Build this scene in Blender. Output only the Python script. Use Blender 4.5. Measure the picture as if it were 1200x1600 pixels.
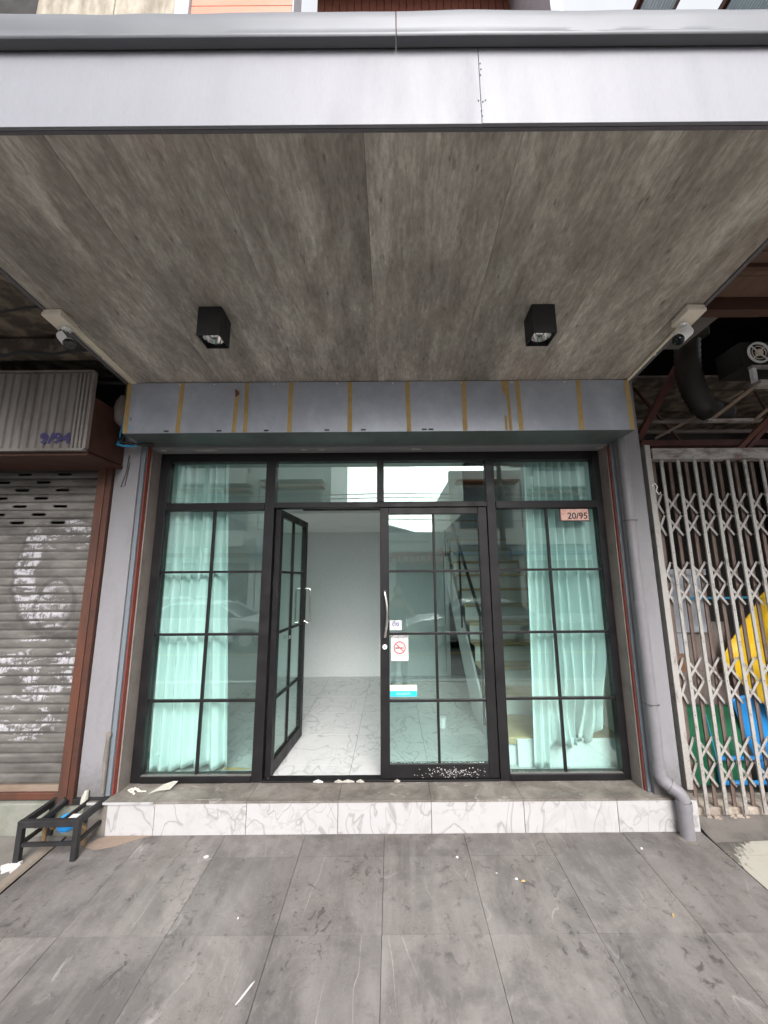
import bpy, bmesh, math, random
from mathutils import Vector, Matrix, noise as mn
random.seed(7)
R = math.radians
S = bpy.context.scene
COL = S.collection
for o in list(bpy.data.objects): bpy.data.objects.remove(o)

# ------------------------------------------------------------------ camera, sky, sun, exposure
cd = bpy.data.cameras.new('camera'); cam = bpy.data.objects.new('camera', cd); COL.objects.link(cam)
cd.sensor_fit = 'VERTICAL'; cd.sensor_height = 36; cd.sensor_width = 27; cd.lens = 13.5
cd.shift_x = -11/1600; cd.clip_start = .02; cd.clip_end = 600
cam.location = (0, -2.893, 1.679); cam.rotation_mode = 'YXZ'
cam.rotation_euler = (R(90+9.83), 0, 0)
cam.matrix_world = Matrix.Translation(cam.location) @ Matrix.Rotation(R(90+9.83), 4, 'X') @ Matrix.Rotation(R(-.42), 4, 'Z')
S.camera = cam
SUN_EL, SUN_AZ = 36, 8       # degrees above the horizon; swing from straight behind the camera
w = bpy.data.worlds.new('World'); S.world = w; w.use_nodes = True
nt = w.node_tree; nt.nodes.clear()
sky = nt.nodes.new('ShaderNodeTexSky'); sky.sky_type = 'NISHITA'; sky.sun_disc = False
sky.sun_elevation = R(SUN_EL); sky.sun_rotation = R(180-SUN_AZ); sky.air_density = 1.0; sky.dust_density = 3.0; sky.ozone_density = 1.0
hs = nt.nodes.new('ShaderNodeHueSaturation'); hs.inputs['Saturation'].default_value = .12; hs.inputs['Value'].default_value = 1.6
tcw = nt.nodes.new('ShaderNodeTexCoord'); nzw = nt.nodes.new('ShaderNodeTexNoise'); nzw.inputs['Scale'].default_value = 2.2; nzw.inputs['Detail'].default_value = 6
rw = nt.nodes.new('ShaderNodeMapRange'); rw.inputs[1].default_value = .35; rw.inputs[2].default_value = .7; rw.inputs[3].default_value = .75; rw.inputs[4].default_value = 1.15
mw = nt.nodes.new('ShaderNodeVectorMath'); mw.operation = 'SCALE'
bgn = nt.nodes.new('ShaderNodeBackground'); bgn.inputs['Strength'].default_value = .15
ow = nt.nodes.new('ShaderNodeOutputWorld')
L = nt.links.new
L(sky.outputs[0], hs.inputs['Color']); L(tcw.outputs['Generated'], nzw.inputs['Vector']); L(nzw.outputs[0], rw.inputs[0])
L(hs.outputs[0], mw.inputs[0]); L(rw.outputs[0], mw.inputs['Scale']); L(mw.outputs[0], bgn.inputs['Color']); L(bgn.outputs[0], ow.inputs['Surface'])
sl = bpy.data.lights.new('sun', 'SUN'); sl.energy = 1.7; sl.angle = R(35); sl.color = (1, .97, .93)
sun = bpy.data.objects.new('sun', sl); COL.objects.link(sun)
sdir = Vector((math.sin(R(SUN_AZ))*math.cos(R(SUN_EL)), -math.cos(R(SUN_AZ))*math.cos(R(SUN_EL)), math.sin(R(SUN_EL))))
sun.rotation_euler = sdir.to_track_quat('Z', 'Y').to_euler()
sun.location = sdir*30
S.view_settings.view_transform = 'Standard'; S.view_settings.look = 'None'; S.view_settings.exposure = 1.12; S.view_settings.gamma = 1
S.render.engine = 'CYCLES'
S.cycles.max_bounces = 10; S.cycles.diffuse_bounces = 6; S.cycles.transparent_max_bounces = 16; S.cycles.glossy_bounces = 5

# ------------------------------------------------------------------ node helpers
class G:
    def __init__(s, name):
        s.m = bpy.data.materials.new(name); s.m.use_nodes = True; s.t = s.m.node_tree; s.t.nodes.clear()
        s.out = s.t.nodes.new('ShaderNodeOutputMaterial'); s.b = s.t.nodes.new('ShaderNodeBsdfPrincipled')
        s.t.links.new(s.b.outputs[0], s.out.inputs[0]); s._pos = None
    def put(s, inp, v):
        if isinstance(v, bpy.types.NodeSocket): s.t.links.new(v, inp)
        elif v is not None:
            if hasattr(inp.default_value, '__len__') and not hasattr(v, '__len__'): v = (v, v, v, 1)[:len(inp.default_value)]
            if hasattr(v, '__len__') and len(v) == 3 and len(inp.default_value) == 4: v = (*v, 1)
            inp.default_value = v
    @property
    def pos(s):
        if s._pos is None: s._pos = s.t.nodes.new('ShaderNodeNewGeometry').outputs['Position']
        return s._pos
    def obj(s): return s.t.nodes.new('ShaderNodeTexCoord').outputs['Object']
    def rnd(s): return s.t.nodes.new('ShaderNodeObjectInfo').outputs['Random']
    def sc(s, v, k, off=None):
        n = s.t.nodes.new('ShaderNodeMapping'); s.put(n.inputs[0], v); n.inputs['Scale'].default_value = k
        if off is not None:
            if isinstance(off, bpy.types.NodeSocket):
                c = s.t.nodes.new('ShaderNodeCombineXYZ'); m_ = s.math('MULTIPLY', off, 37); 
                for i in range(3): s.t.links.new(m_, c.inputs[i])
                s.t.links.new(c.outputs[0], n.inputs['Location'])
            else: n.inputs['Location'].default_value = off
        return n.outputs[0]
    def noise(s, v=None, scale=5, detail=4, rough=.55, dist=0):
        n = s.t.nodes.new('ShaderNodeTexNoise'); s.put(n.inputs['Vector'], v if v is not None else s.pos)
        n.inputs['Scale'].default_value = scale; n.inputs['Detail'].default_value = detail; n.inputs['Roughness'].default_value = rough; n.inputs['Distortion'].default_value = dist
        return n.outputs[0]
    def vor(s, v, scale, feat='F1'):
        n = s.t.nodes.new('ShaderNodeTexVoronoi'); s.put(n.inputs['Vector'], v); n.inputs['Scale'].default_value = scale; n.feature = feat
        return n.outputs['Distance']
    def math(s, op, a, b=None, c=None, clamp=False):
        n = s.t.nodes.new('ShaderNodeMath'); n.operation = op; s.put(n.inputs[0], a); n.use_clamp = clamp
        if b is not None: s.put(n.inputs[1], b)
        if c is not None: s.put(n.inputs[2], c)
        return n.outputs[0]
    def mr(s, v, a, b, c=0, d=1):
        n = s.t.nodes.new('ShaderNodeMapRange'); s.put(n.inputs[0], v)
        for i, q in enumerate((a, b, c, d)): n.inputs[i+1].default_value = q
        return n.outputs[0]
    def ramp(s, v, stops):
        n = s.t.nodes.new('ShaderNodeValToRGB'); s.put(n.inputs[0], v); e = n.color_ramp.elements
        while len(e) < len(stops): e.new(.5)
        for q, (p, c) in zip(e, stops): q.position = p; q.color = (*c, 1) if len(c) == 3 else c
        return n.outputs[0]
    def mix(s, f, a, b, mode='MIX'):
        n = s.t.nodes.new('ShaderNodeMix'); n.data_type = 'RGBA'; n.blend_type = mode
        s.put(n.inputs[0], f); s.put(n.inputs[6], a); s.put(n.inputs[7], b); return n.outputs[2]
    def sep(s, v=None):
        n = s.t.nodes.new('ShaderNodeSeparateXYZ'); s.put(n.inputs[0], v if v is not None else s.pos); return n.outputs
    def vein(s, v, scale, width, dist=1.2, detail=3):
        n = s.noise(v, scale, detail, .5, dist); d = s.math('ABSOLUTE', s.math('SUBTRACT', n, .5)); return s.mr(d, 0, width, 1, 0)
    def bump(s, h, strength=.3, dist=.01):
        n = s.t.nodes.new('ShaderNodeBump'); n.inputs['Strength'].default_value = strength; n.inputs['Distance'].default_value = dist
        s.put(n.inputs['Height'], h); s.t.links.new(n.outputs[0], s.b.inputs['Normal'])
    def fin(s, col=None, rough=None, metal=None, spec=None):
        s.put(s.b.inputs['Base Color'], col); s.put(s.b.inputs['Roughness'], rough); s.put(s.b.inputs['Metallic'], metal)
        if spec is not None: s.b.inputs['Specular IOR Level'].default_value = spec
        return s.m

def worn(name, col, col2=None, amt=.5, scale=6, rough=.6, metal=0, bump=.15, fine=60, stretch=(1,1,1), lo=.45, hi=.7, spec=.4):
    g = G(name); v = g.sc(g.pos, stretch)
    n = g.noise(v, scale, 6, .6); f = g.noise(v, fine, 3, .6)
    c2 = col2 or tuple(x*.6 for x in col)
    c = g.mix(g.math('MULTIPLY', g.mr(n, lo, hi), amt), col, c2)
    c = g.mix(.35, c, g.mix(f, tuple(x*.6 for x in col), tuple(min(1,x*1.35) for x in col)))
    g.bump(g.math('ADD', n, g.math('MULTIPLY', f, .3)), bump, .005)
    return g.fin(c, g.mr(n, .3, .7, rough-.12, rough+.12), metal, spec)

def flat(name, col, rough=.5, metal=0, spec=.5):
    g = G(name); n = g.noise(None, 25, 4); c = g.mix(g.mr(n, .3, .8, 0, .25), col, tuple(x*.75 for x in col)); return g.fin(c, rough, metal, spec)

MAT = {}
# printed soffit panels: grey weathered wood running along the depth, each panel with its own offset
g = G('soffit_print'); r = g.rnd(); v = g.sc(g.pos, (1, .16, 1), r); v2 = g.sc(g.pos, (1, .35, 1), r)
n1 = g.noise(v, 9, 7, .62, .4); n2 = g.noise(v, 60, 5, .65); n3 = g.noise(v2, 3.2, 4, .6, .6); n5 = g.noise(g.sc(g.pos, (1, .38, 1), r), 55, 5, .75)
c = g.ramp(g.math('ADD', g.math('MULTIPLY', n1, .30), g.math('ADD', g.math('MULTIPLY', n3, .44), g.math('MULTIPLY', n5, .26))), [(.37, (.19,.166,.147)), (.475, (.36,.322,.287)), (.545, (.52,.475,.425)), (.64, (.80,.745,.68))])
c = g.mix(g.mr(n2, .35, .7), g.mix(.5, c, (.16,.14,.12)), c)
c = g.mix(g.math('MULTIPLY', g.mr(g.noise(g.sc(g.pos, (1,.8,1), r), 2.2, 3), .55, .72), .25), c, (.45,.32,.27))
sp = g.mr(g.vor(g.sc(g.pos, (1,.40,1), r), 14), .03, .12, 1, 0); sp = g.math('MULTIPLY', sp, g.mr(g.noise(v2, 9, 2), .42, .56))
c = g.mix(g.math('MULTIPLY', sp, .7), c, (.07,.055,.045))
sp2 = g.math('MULTIPLY', g.mr(g.noise(g.sc(g.pos, (1,.2,1), r), 30, 3, .7), .62, .72), .55); c = g.mix(sp2, c, (.09,.08,.07))
g.bump(n2, .1, .002); MAT['soffit'] = g.fin(c, .55, 0, .3)
# pavement tiles
def paving(name, base, lite, dark, brown=(.20,.165,.15)):
    g = G(name); r = g.rnd(); p = g.sc(g.pos, (1,1,1), r)
    n = g.noise(g.sc(g.pos, (1,.35,1), r), 5, 6, .6, .5); f = g.noise(g.pos, 90, 3, .7); big = g.noise(g.pos, 1.6, 4)
    c = g.ramp(n, [(.3, dark), (.5, base), (.72, lite)])
    c = g.mix(g.math('MULTIPLY', g.mr(big, .42, .62), .5), c, brown)
    c = g.mix(g.mr(f, .3, .75, 0, .5), c, lite)
    ve = g.math('MULTIPLY', g.vein(g.sc(g.pos, (1.6,.42,1), r), 1.5, .0045, .35, 3.5), g.mr(g.noise(p, 3.1, 2), .46, .58))
    c = g.mix(g.math('MULTIPLY', ve, .75), c, (.34,.32,.31))
    # scuffs and dark grime flakes
    s1 = g.math('MULTIPLY', g.mr(g.noise(g.sc(g.pos, (1,1.8,1)), 26, 5, .75, .8), .60, .66), g.mr(g.noise(g.pos, 3, 3), .45, .62))
    c = g.mix(g.math('MULTIPLY', s1, .75), c, (.028,.026,.028))
    st = g.mr(g.noise(g.pos, 2.3, 6, .7, .4), .45, .60, 0, .85); c = g.mix(st, c, dark)
    s2 = g.math('MULTIPLY', g.mr(g.noise(g.sc(g.pos, (1,.8,1)), 13, 5, .7, 1.2), .57, .66), g.mr(g.noise(g.pos, 1.7, 2), .40, .52)); c = g.mix(g.math('MULTIPLY', s2, .7), c, (.038,.035,.036))
    s4 = g.mr(g.noise(g.sc(g.pos,(1,.5,1)), 45, 4, .75), .55, .72, 0, .5); c = g.mix(s4, c, lite)
    s3 = g.mr(g.noise(g.sc(g.pos, (3.2,.25,1)), 4, 4, .6), .52, .68, 0, .35); c = g.mix(s3, c, lite)
    x, y, z = g.sep()
    near_step = g.math('MULTIPLY', g.mr(y, -.5, .0, 0, .75), g.mr(g.noise(g.pos, 6, 4), .3, .7)); c = g.mix(near_step, c, (.06,.052,.048))  # darker and browner towards the step, broken up by noise
    c = g.mix(1.0, c, g.mix(r, (.86,.86,.86), (1.1,1.09,1.08)), 'MULTIPLY')
    g.bump(g.math('ADD', n, f), .12, .003)
    return g.fin(c, g.mr(n, .3, .7, .38, .66), 0, .4)
MAT['tile_grey'] = paving('grey_tile', (.163,.150,.145), (.235,.218,.21), (.108,.099,.096), (.15,.125,.116))
# marbled white
def marble(name, base, veinc, dirt, v_scale=2.2):
    g = G(name); r = g.rnd(); p = g.sc(g.pos, (1,1,1), r); p2 = g.sc(g.pos, (1,.75,1.0), r)
    a = g.vein(g.sc(p, (1.6,1,.9)), v_scale*.75, .022, 1.1, 2.5); b = g.vein(g.sc(p, (1.3,.8,1)), v_scale*1.5, .03, 1.0, 3); m = g.mr(g.noise(p, 2.5, 3), .42, .62)
    c = g.mix(g.math('MULTIPLY', a, .7), base, veinc); c = g.mix(g.math('MULTIPLY', g.math('MULTIPLY', b, m), .5), c, veinc)
    c = g.mix(g.math('MULTIPLY', g.mr(g.noise(p, 3.5, 4, .6, 1.5), .5, .8), .35), c, veinc)
    if dirt: c = g.mix(g.math('MULTIPLY', g.mr(g.noise(g.pos, 7, 6), .5, .75), dirt), c, (.3,.27,.24))
    return g.fin(c, .22, 0, .5)
MAT['marble'] = marble('white_marble_tile', (.39,.38,.385), (.22,.205,.195), .22, 3.2)
MAT['marble_in'] = marble('interior_marble_tile', (.60,.60,.60), (.36,.37,.365), 0, 2.8)
g = G('worn_cement'); n = g.noise(None, 5, 7, .65, .5); f = g.noise(None, 40, 5, .7); q = g.noise(g.sc(g.pos, (1,3,1)), 6, 6, .7, 1)
c = g.ramp(n, [(.32, (.075,.065,.058)), (.5, (.145,.128,.113)), (.7, (.24,.22,.20))]); c = g.mix(g.mr(f, .3, .8, 0, .5), c, (.2,.18,.165))
c = g.mix(g.mr(q, .6, .66, 0, .6), c, (.34,.32,.30)); g.bump(g.math('ADD', n, q), .4, .006); MAT['cement'] = g.fin(c, .8, 0, .2)
MAT['concrete'] = worn('stained_concrete', (.16,.148,.135), (.07,.062,.055), .8, 3, .85, 0, .4)
MAT['mortar'] = worn('grout', (.05,.045,.042), None, .5, 8, .9)
g = G('beige_tile'); n = g.noise(None, 6, 7, .7, .6); f = g.noise(g.sc(g.pos, (1.6,.8,1)), 24, 5, .7, .6); x, y, z = g.sep()
d = g.math('ADD', g.math('MULTIPLY', g.math('SUBTRACT', x, 2.0), .9), g.math('MULTIPLY', g.math('ADD', y, -.06), -1.1))
mk = g.math('ADD', g.mr(d, .22, .75, .32, -.30), g.math('ADD', g.math('MULTIPLY', f, .7), g.math('MULTIPLY', n, .3))); c = g.mix(g.mr(mk, .58, .66), (.36,.34,.295), (.06,.055,.05)); c = g.mix(g.mr(n, .4, .8, 0, .35), c, (.26,.24,.20))
MAT['tile_beige'] = g.fin(c, .5)
MAT['fascia'] = worn('pale_fascia_paint', (.180,.180,.202), (.150,.150,.169), .5, 2.5, .45, 0, .04, stretch=(3,1,.4))
g = G('dull_metal'); n = g.noise(g.sc(g.pos, (.6,1,1)), 4, 4); c = g.mix(n, (.075,.078,.088), (.12,.123,.135)); g.bump(g.noise(g.sc(g.pos, (.5,1,1)), 5, 2), .25, .02); MAT['cap'] = g.fin(c, .5, .35)
g = G('sign_box_sheet'); n = g.noise(g.sc(g.pos, (1,1,.7)), 3.5, 5, .6, .7); f = g.noise(None, 14, 5, .65); x, y, z = g.sep()
c = g.ramp(g.math('ADD', g.math('MULTIPLY', n, .7), g.math('MULTIPLY', f, .3)), [(.33, (.29,.31,.36)), (.52, (.34,.362,.415)), (.70, (.43,.46,.52))])
g.bump(n, .15, .01); MAT['boxsheet'] = g.fin(c, .34, .15, .5)
MAT['tape'] = worn('aged_ochre_tape', (.42,.29,.11), (.25,.16,.06), .6, 14, .7)
MAT['rusttape'] = worn('brown_stain', (.16,.05,.02), None, .6, 20, .8)
MAT['black'] = worn('black_aluminium', (.009,.008,.009), (.018,.015,.017), .6, 8, .45, .0, .05, spec=.28)
MAT['blackmatt'] = worn('matt_black_paint', (.015,.014,.015), (.03,.028,.03), .6, 12, .55)
MAT['column'] = worn('lilac_grey_paint', (.195,.189,.203), (.12,.115,.12), .55, 5, .7, 0, .12, stretch=(1,1,.6), lo=.5, hi=.85)
g = G('column_paint'); n = g.noise(g.sc(g.pos, (2,2,.5)), 4, 6, .65); f = g.noise(None, 30, 5, .7); x, y, z = g.sep()
c = g.mix(g.mr(n, .48, .75, 0, .5), (.195,.189,.203), (.13,.125,.128)); c = g.mix(g.mr(f, .35, .75, 0, .25), c, (.25,.24,.25))
k = g.math('ADD', g.mr(z, .2, .65, .5, 0), g.math('MULTIPLY', f, .5)); c = g.mix(g.mr(k, .48, .75, 0, .75), c, (.085,.078,.072))
sp = g.math('MULTIPLY', g.mr(g.vor(g.pos, 9), .03, .06, 1, 0), g.mr(g.noise(None, 4, 2), .5, .54)); c = g.mix(sp, c, (.04,.035,.035)); g.bump(g.math('ADD', n, f), .25, .004); MAT['column'] = g.fin(c, .7)
MAT['bluestrip'] = worn('pale_blue_paint', (.14,.16,.185), (.12,.12,.125), .5, 7, .6)
MAT['red'] = worn('red_oxide_paint', (.20,.04,.028), (.08,.03,.025), .6, 9, .6)
MAT['jamb'] = worn('rusty_brown_steel', (.095,.037,.023), (.035,.02,.016), .8, 5, .6, .1, .2, stretch=(1,1,.35), lo=.42, hi=.6)
MAT['wooddark'] = worn('dark_brown_timber', (.065,.024,.015), (.022,.012,.010), .8, 5, .6, 0, .2, stretch=(.3,1,1))
MAT['woodboard'] = worn('brown_ceiling_board', (.11,.062,.042), (.04,.026,.02), .9, 6, .7, 0, .2, stretch=(1,.3,1))
MAT['rail'] = worn('beige_rusty_bar', (.20,.15,.115), (.10,.05,.035), .8, 6, .7, 0, .2, stretch=(.3,1,1))
MAT['inwall'] = worn('white_wall_paint', (.74,.755,.755), (.69,.70,.70), .3, 2, .8, 0, .02)
MAT['inceil'] = worn('ceiling_paint', (.78,.79,.78), None, .2, 2, .85, 0, .02)
MAT['steel'] = G('brushed_steel').fin((.72,.70,.67), .25, 1)
MAT['chrome'] = G('reflector').fin((.85,.85,.85), .15, 1)
MAT['cream'] = worn('aged_cream_plastic', (.76,.68,.58), (.5,.42,.34), .6, 12, .55)
MAT['trunk'] = worn('cream_trunking', (.74,.66,.54), (.5,.42,.32), .6, 10, .5)
MAT['white'] = worn('white_plastic', (.80,.79,.80), (.6,.6,.6), .3, 9, .35)
MAT['lens'] = G('black_lens').fin((.008,.008,.01), .08, 0, .8)
MAT['rubber'] = flat('black_rubber', (.02,.02,.022), .6)
MAT['bluecable'] = flat('blue_cable', (.03,.25,.42), .5)
MAT['pipe'] = worn('grey_painted_pipe', (.18,.172,.185), (.12,.115,.12), .5, 6, .5, 0, .08, stretch=(1,1,.5))
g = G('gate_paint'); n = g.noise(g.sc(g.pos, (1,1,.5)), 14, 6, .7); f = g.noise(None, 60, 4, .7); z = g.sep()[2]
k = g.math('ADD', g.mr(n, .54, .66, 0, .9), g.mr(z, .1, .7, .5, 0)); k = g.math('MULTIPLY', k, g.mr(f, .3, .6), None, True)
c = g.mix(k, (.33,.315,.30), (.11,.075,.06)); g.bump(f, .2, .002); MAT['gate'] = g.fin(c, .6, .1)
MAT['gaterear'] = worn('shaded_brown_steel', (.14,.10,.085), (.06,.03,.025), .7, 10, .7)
g = G('chalky_rail'); n = g.noise(g.sc(g.pos, (1.4,1,3)), 4, 7, .7, .5); c = g.ramp(n, [(.40,(.15,.10,.09)),(.47,(.22,.20,.19)),(.6,(.36,.34,.325))]); MAT['gaterail'] = g.fin(c, .7)
g = G('mint_curtain'); n = g.noise(g.sc(g.pos, (1,1,.2)), 8, 4); f = g.noise(g.sc(g.pos,(1,1,1)), 220, 2)
c = g.mix(n, (.78,.86,.85), (.86,.91,.905)); tr = g.t.nodes.new('ShaderNodeBsdfTranslucent'); g.put(tr.inputs[0], c); mx = g.t.nodes.new('ShaderNodeMixShader'); mx.inputs[0].default_value = .22
g.bump(f, .1, .001); g.fin(c, .9, 0, .1); g.t.links.new(g.b.outputs[0], mx.inputs[1]); g.t.links.new(tr.outputs[0], mx.inputs[2]); g.t.links.new(mx.outputs[0], g.out.inputs[0]); MAT['curtain'] = g.m
def glassmat(name, tint, ior, rough=0.0):
    g = G(name); g.t.nodes.remove(g.b)
    t = g.t.nodes.new('ShaderNodeBsdfTransparent'); t.inputs[0].default_value = (*tint, 1)
    gl = g.t.nodes.new('ShaderNodeBsdfGlossy'); gl.inputs['Roughness'].default_value = rough; gl.inputs[0].default_value = (.9, 1, .96, 1)
    ge = g.t.nodes.new('ShaderNodeNewGeometry'); dn = g.t.nodes.new('ShaderNodeVectorMath'); dn.operation = 'DOT_PRODUCT'
    g.put(dn.inputs[0], ge.outputs['Normal']); g.put(dn.inputs[1], ge.outputs['Incoming'])
    cs_ = g.math('ABSOLUTE', dn.outputs['Value']); f5 = g.math('POWER', g.math('SUBTRACT', 1, cs_, None, True), 5); f_ = g.math('ADD', g.math('MULTIPLY', f5, 1-ior), ior)
    m = g.t.nodes.new('ShaderNodeMixShader'); g.put(m.inputs[0], f_); g.put(m.inputs[1], t.outputs[0]); g.put(m.inputs[2], gl.outputs[0]); g.t.links.new(m.outputs[0], g.out.inputs[0]); return g.m
MAT['glass'] = glassmat('green_tinted_glass', (.862,.957,.938), .095)
# rolling shutter with worn graffiti
g = G('shutter_slat_paint'); x, y, z = g.sep(); n = g.noise(g.sc(g.pos, (.5,1,1.5)), 7, 6, .65); f = g.noise(g.sc(g.pos, (1,1,.25)), 55, 3, .7)
c = g.ramp(n, [(.3,(.07,.064,.06)),(.5,(.125,.116,.108)),(.7,(.20,.187,.175))])
def ell(cx, cz, rx, rz):
    a = g.math('DIVIDE', g.math('SUBTRACT', x, cx), rx); b = g.math('DIVIDE', g.math('SUBTRACT', z, cz), rz)
    return g.math('SQRT', g.math('ADD', g.math('MULTIPLY', a, a), g.math('MULTIPLY', b, b)))
wob = g.math('MULTIPLY', g.math('SUBTRACT', g.noise(None, 5, 3), .5), .5)
def band(e, lo, hi): e = g.math('ADD', e, wob); return g.math('MULTIPLY', g.mr(e, lo-.04, lo), g.mr(e, hi, hi+.04, 1, 0))
A = band(ell(-2.50, 1.74, .36, .42), .70, 1.05); A = g.math('MULTIPLY', A, g.mr(x, -2.52, -2.40, 1, 0))
B = g.math('MULTIPLY', band(ell(-2.55, 1.52, .12, .16), 0, .95), g.mr(z, 1.42, 1.5)); B = g.math('MULTIPLY', B, .7)
Cc = g.math('MULTIPLY', g.mr(ell(-2.60, 1.05, .34, .24), .9, 1, 1, 0), g.mr(g.noise(g.sc(g.pos,(1,1,3)), 4, 3), .47, .5))
D = g.math('MULTIPLY', g.mr(ell(-2.52, 2.03, .24, .13), .9, 1, 1, 0), g.mr(g.noise(g.sc(g.pos,(1,1,4)), 5, 3), .46, .5))
E_ = g.math('MULTIPLY', g.mr(ell(-2.66, .72, .30, .17), .9, 1, 1, 0), g.mr(g.noise(g.sc(g.pos,(1,1,4)), 5, 3), .5, .53))
m_ = g.math('MAXIMUM', g.math('MAXIMUM', A, B), g.math('MAXIMUM', g.math('MAXIMUM', Cc, D), E_))
zz = g.math('FRACT', g.math('DIVIDE', g.math('SUBTRACT', z, .2125), .065))
m_ = g.math('MULTIPLY', m_, g.math('MULTIPLY', g.mr(f, .40, .50), g.mr(zz, .25, .35)))
m_ = g.math('MULTIPLY', m_, g.mr(g.noise(g.sc(g.pos,(1,1,2)), 6.5, 5, .7, 1), .45, .53)); c = g.mix(m_, c, (.42,.41,.44)); o_ = band(ell(-2.50, 1.72, .34, .42), 1.12, 1.17); o2 = band(ell(-2.55, 1.50, .13, .17), 1.05, 1.25)
c = g.mix(g.math('MULTIPLY', g.math('MAXIMUM', o_, o2), .35), c, (.03,.028,.028)); MAT['slat'] = g.fin(c, .5, .25)
MAT['ribbed'] = worn('dirty_ribbed_sheet', (.20,.182,.172), (.06,.05,.043), .85, 7, .55, .2, .15, stretch=(1,1,.25), lo=.45, hi=.7)
MAT['dark'] = worn('shade_and_black', (.022,.020,.019), (.015,.014,.014), .6, 5, .9)  # near-black: shade of openings and rooms put into the colour; also plain black parts
MAT['darkslab'] = worn('grimy_unlit_slab', (.21,.17,.13), (.018,.016,.014), 1.0, 7, .9, 0, .5, lo=.4, hi=.55)  # grime, plus the unlit dark under the overhang put into the colour
MAT['redbeam'] = worn('red_brown_beam', (.095,.032,.024), (.035,.018,.015), .7, 8, .6)
MAT['wallraw'] = worn('stained_plaster', (.30,.27,.22), (.10,.075,.055), .95, 3.5, .85, 0, .5, stretch=(2.2,1,.6), lo=.4, hi=.62)
MAT['greywall'] = worn('pale_grey_wall', (.30,.31,.34), None, .4, 4, .8)
MAT['orange'] = worn('orange_siding', (.40,.15,.095), (.34,.125,.08), .4, 6, .6, stretch=(.2,1,1))
MAT['brownrec'] = worn('red_brown_siding', (.17,.055,.035), None, .4, 6, .7)
MAT['treads'] = worn('varnished_tread', (.50,.37,.19), (.40,.28,.13), .6, 8, .35, stretch=(.2,1,1))
MAT['foam'] = worn('grey_metal_sheet', (.34,.36,.40), (.20,.20,.22), .7, 9, .6)
MAT['plank'] = worn('brown_plywood', (.25,.14,.08), (.12,.065,.04), .8, 6, .8)
MAT['greypanel'] = worn('brown_grey_panel', (.20,.165,.15), (.10,.08,.07), .8, 5, .7)
MAT['green'] = worn('faded_green_sheet', (.012,.13,.06), (.006,.05,.028), .8, 8, .6)
MAT['yellow'] = worn('yellow_tarpaulin', (.80,.50,.01), (.62,.36,.01), .5, 4, .45)
MAT['blue'] = worn('bright_blue_plastic', (.02,.28,.72), (.02,.18,.5), .4, 7, .4)
MAT['brass'] = worn('corroded_brass', (.26,.17,.09), (.12,.09,.07), .7, 20, .5, .4)
MAT['paper'] = worn('dirty_paper', (.40,.38,.34), (.28,.25,.21), .5, 20, .8)
MAT['pink'] = worn('peeling_pink_plate', (.66,.36,.30), (.75,.55,.48), .8, 30, .5, lo=.45, hi=.55)
MAT['ink'] = flat('black_ink', (.02,.017,.02), .5)
MAT['violet'] = flat('violet_spray', (.025,.018,.085), .6)
MAT['navy'] = flat('navy_print', (.06,.08,.22), .5)
MAT['redprint'] = flat('red_print', (.75,.08,.08), .5)
MAT['stwhite'] = flat('white_sticker', (.55,.54,.54), .4)
MAT['styellow'] = flat('pale_yellow_sticker', (.80,.78,.50), .4)
MAT['stblue'] = flat('cyan_sticker', (.02,.42,.68), .4)
MAT['asphalt'] = worn('asphalt', (.13,.13,.13), (.09,.09,.09), .6, 3, .85)
MAT['farpave'] = worn('pale_paving', (.48,.47,.45), None, .4, 4, .8)
MAT['lineyellow'] = worn('yellow_road_paint', (.6,.42,.06), (.4,.3,.1), .5, 10, .7)

# ------------------------------------------------------------------ object helpers
OFF = {}
def off(p): return OFF.get(p.name, Vector((0,0,0))) if p else Vector((0,0,0))
def thing(name, label, cat, loc=(0,0,0), group=None, rot=None, local=False):
    o = bpy.data.objects.new(name, None); COL.objects.link(o); o.location = loc; o['label'] = label; o['category'] = cat; o.empty_display_size = .1
    if group: o['group'] = group
    if rot: o.rotation_euler = rot
    OFF[o.name] = Vector((0,0,0)) if (local or rot) else Vector(loc)
    return o
def tag(o, label=None, cat=None, group=None, kind=None):
    if label: o['label'] = label
    if cat: o['category'] = cat
    if group: o['group'] = group
    if kind: o['kind'] = kind
    return o
def link(name, me, loc=(0,0,0), parent=None, bevel=0, smooth=False):
    o = bpy.data.objects.new(name, me); COL.objects.link(o)
    OFF[o.name] = Vector(loc) if not (parent and parent.name in LOCAL) else Vector((0,0,0))
    if parent: o.parent = parent
    o.location = Vector(loc) - off(parent)
    if parent and parent.name in LOCAL: LOCAL.add(o.name); OFF[o.name] = Vector(loc)
    if bevel:
        b = o.modifiers.new('bevel', 'BEVEL'); b.width = bevel; b.segments = 2; b.limit_method = 'ANGLE'
    return o
LOCAL = set()
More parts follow.
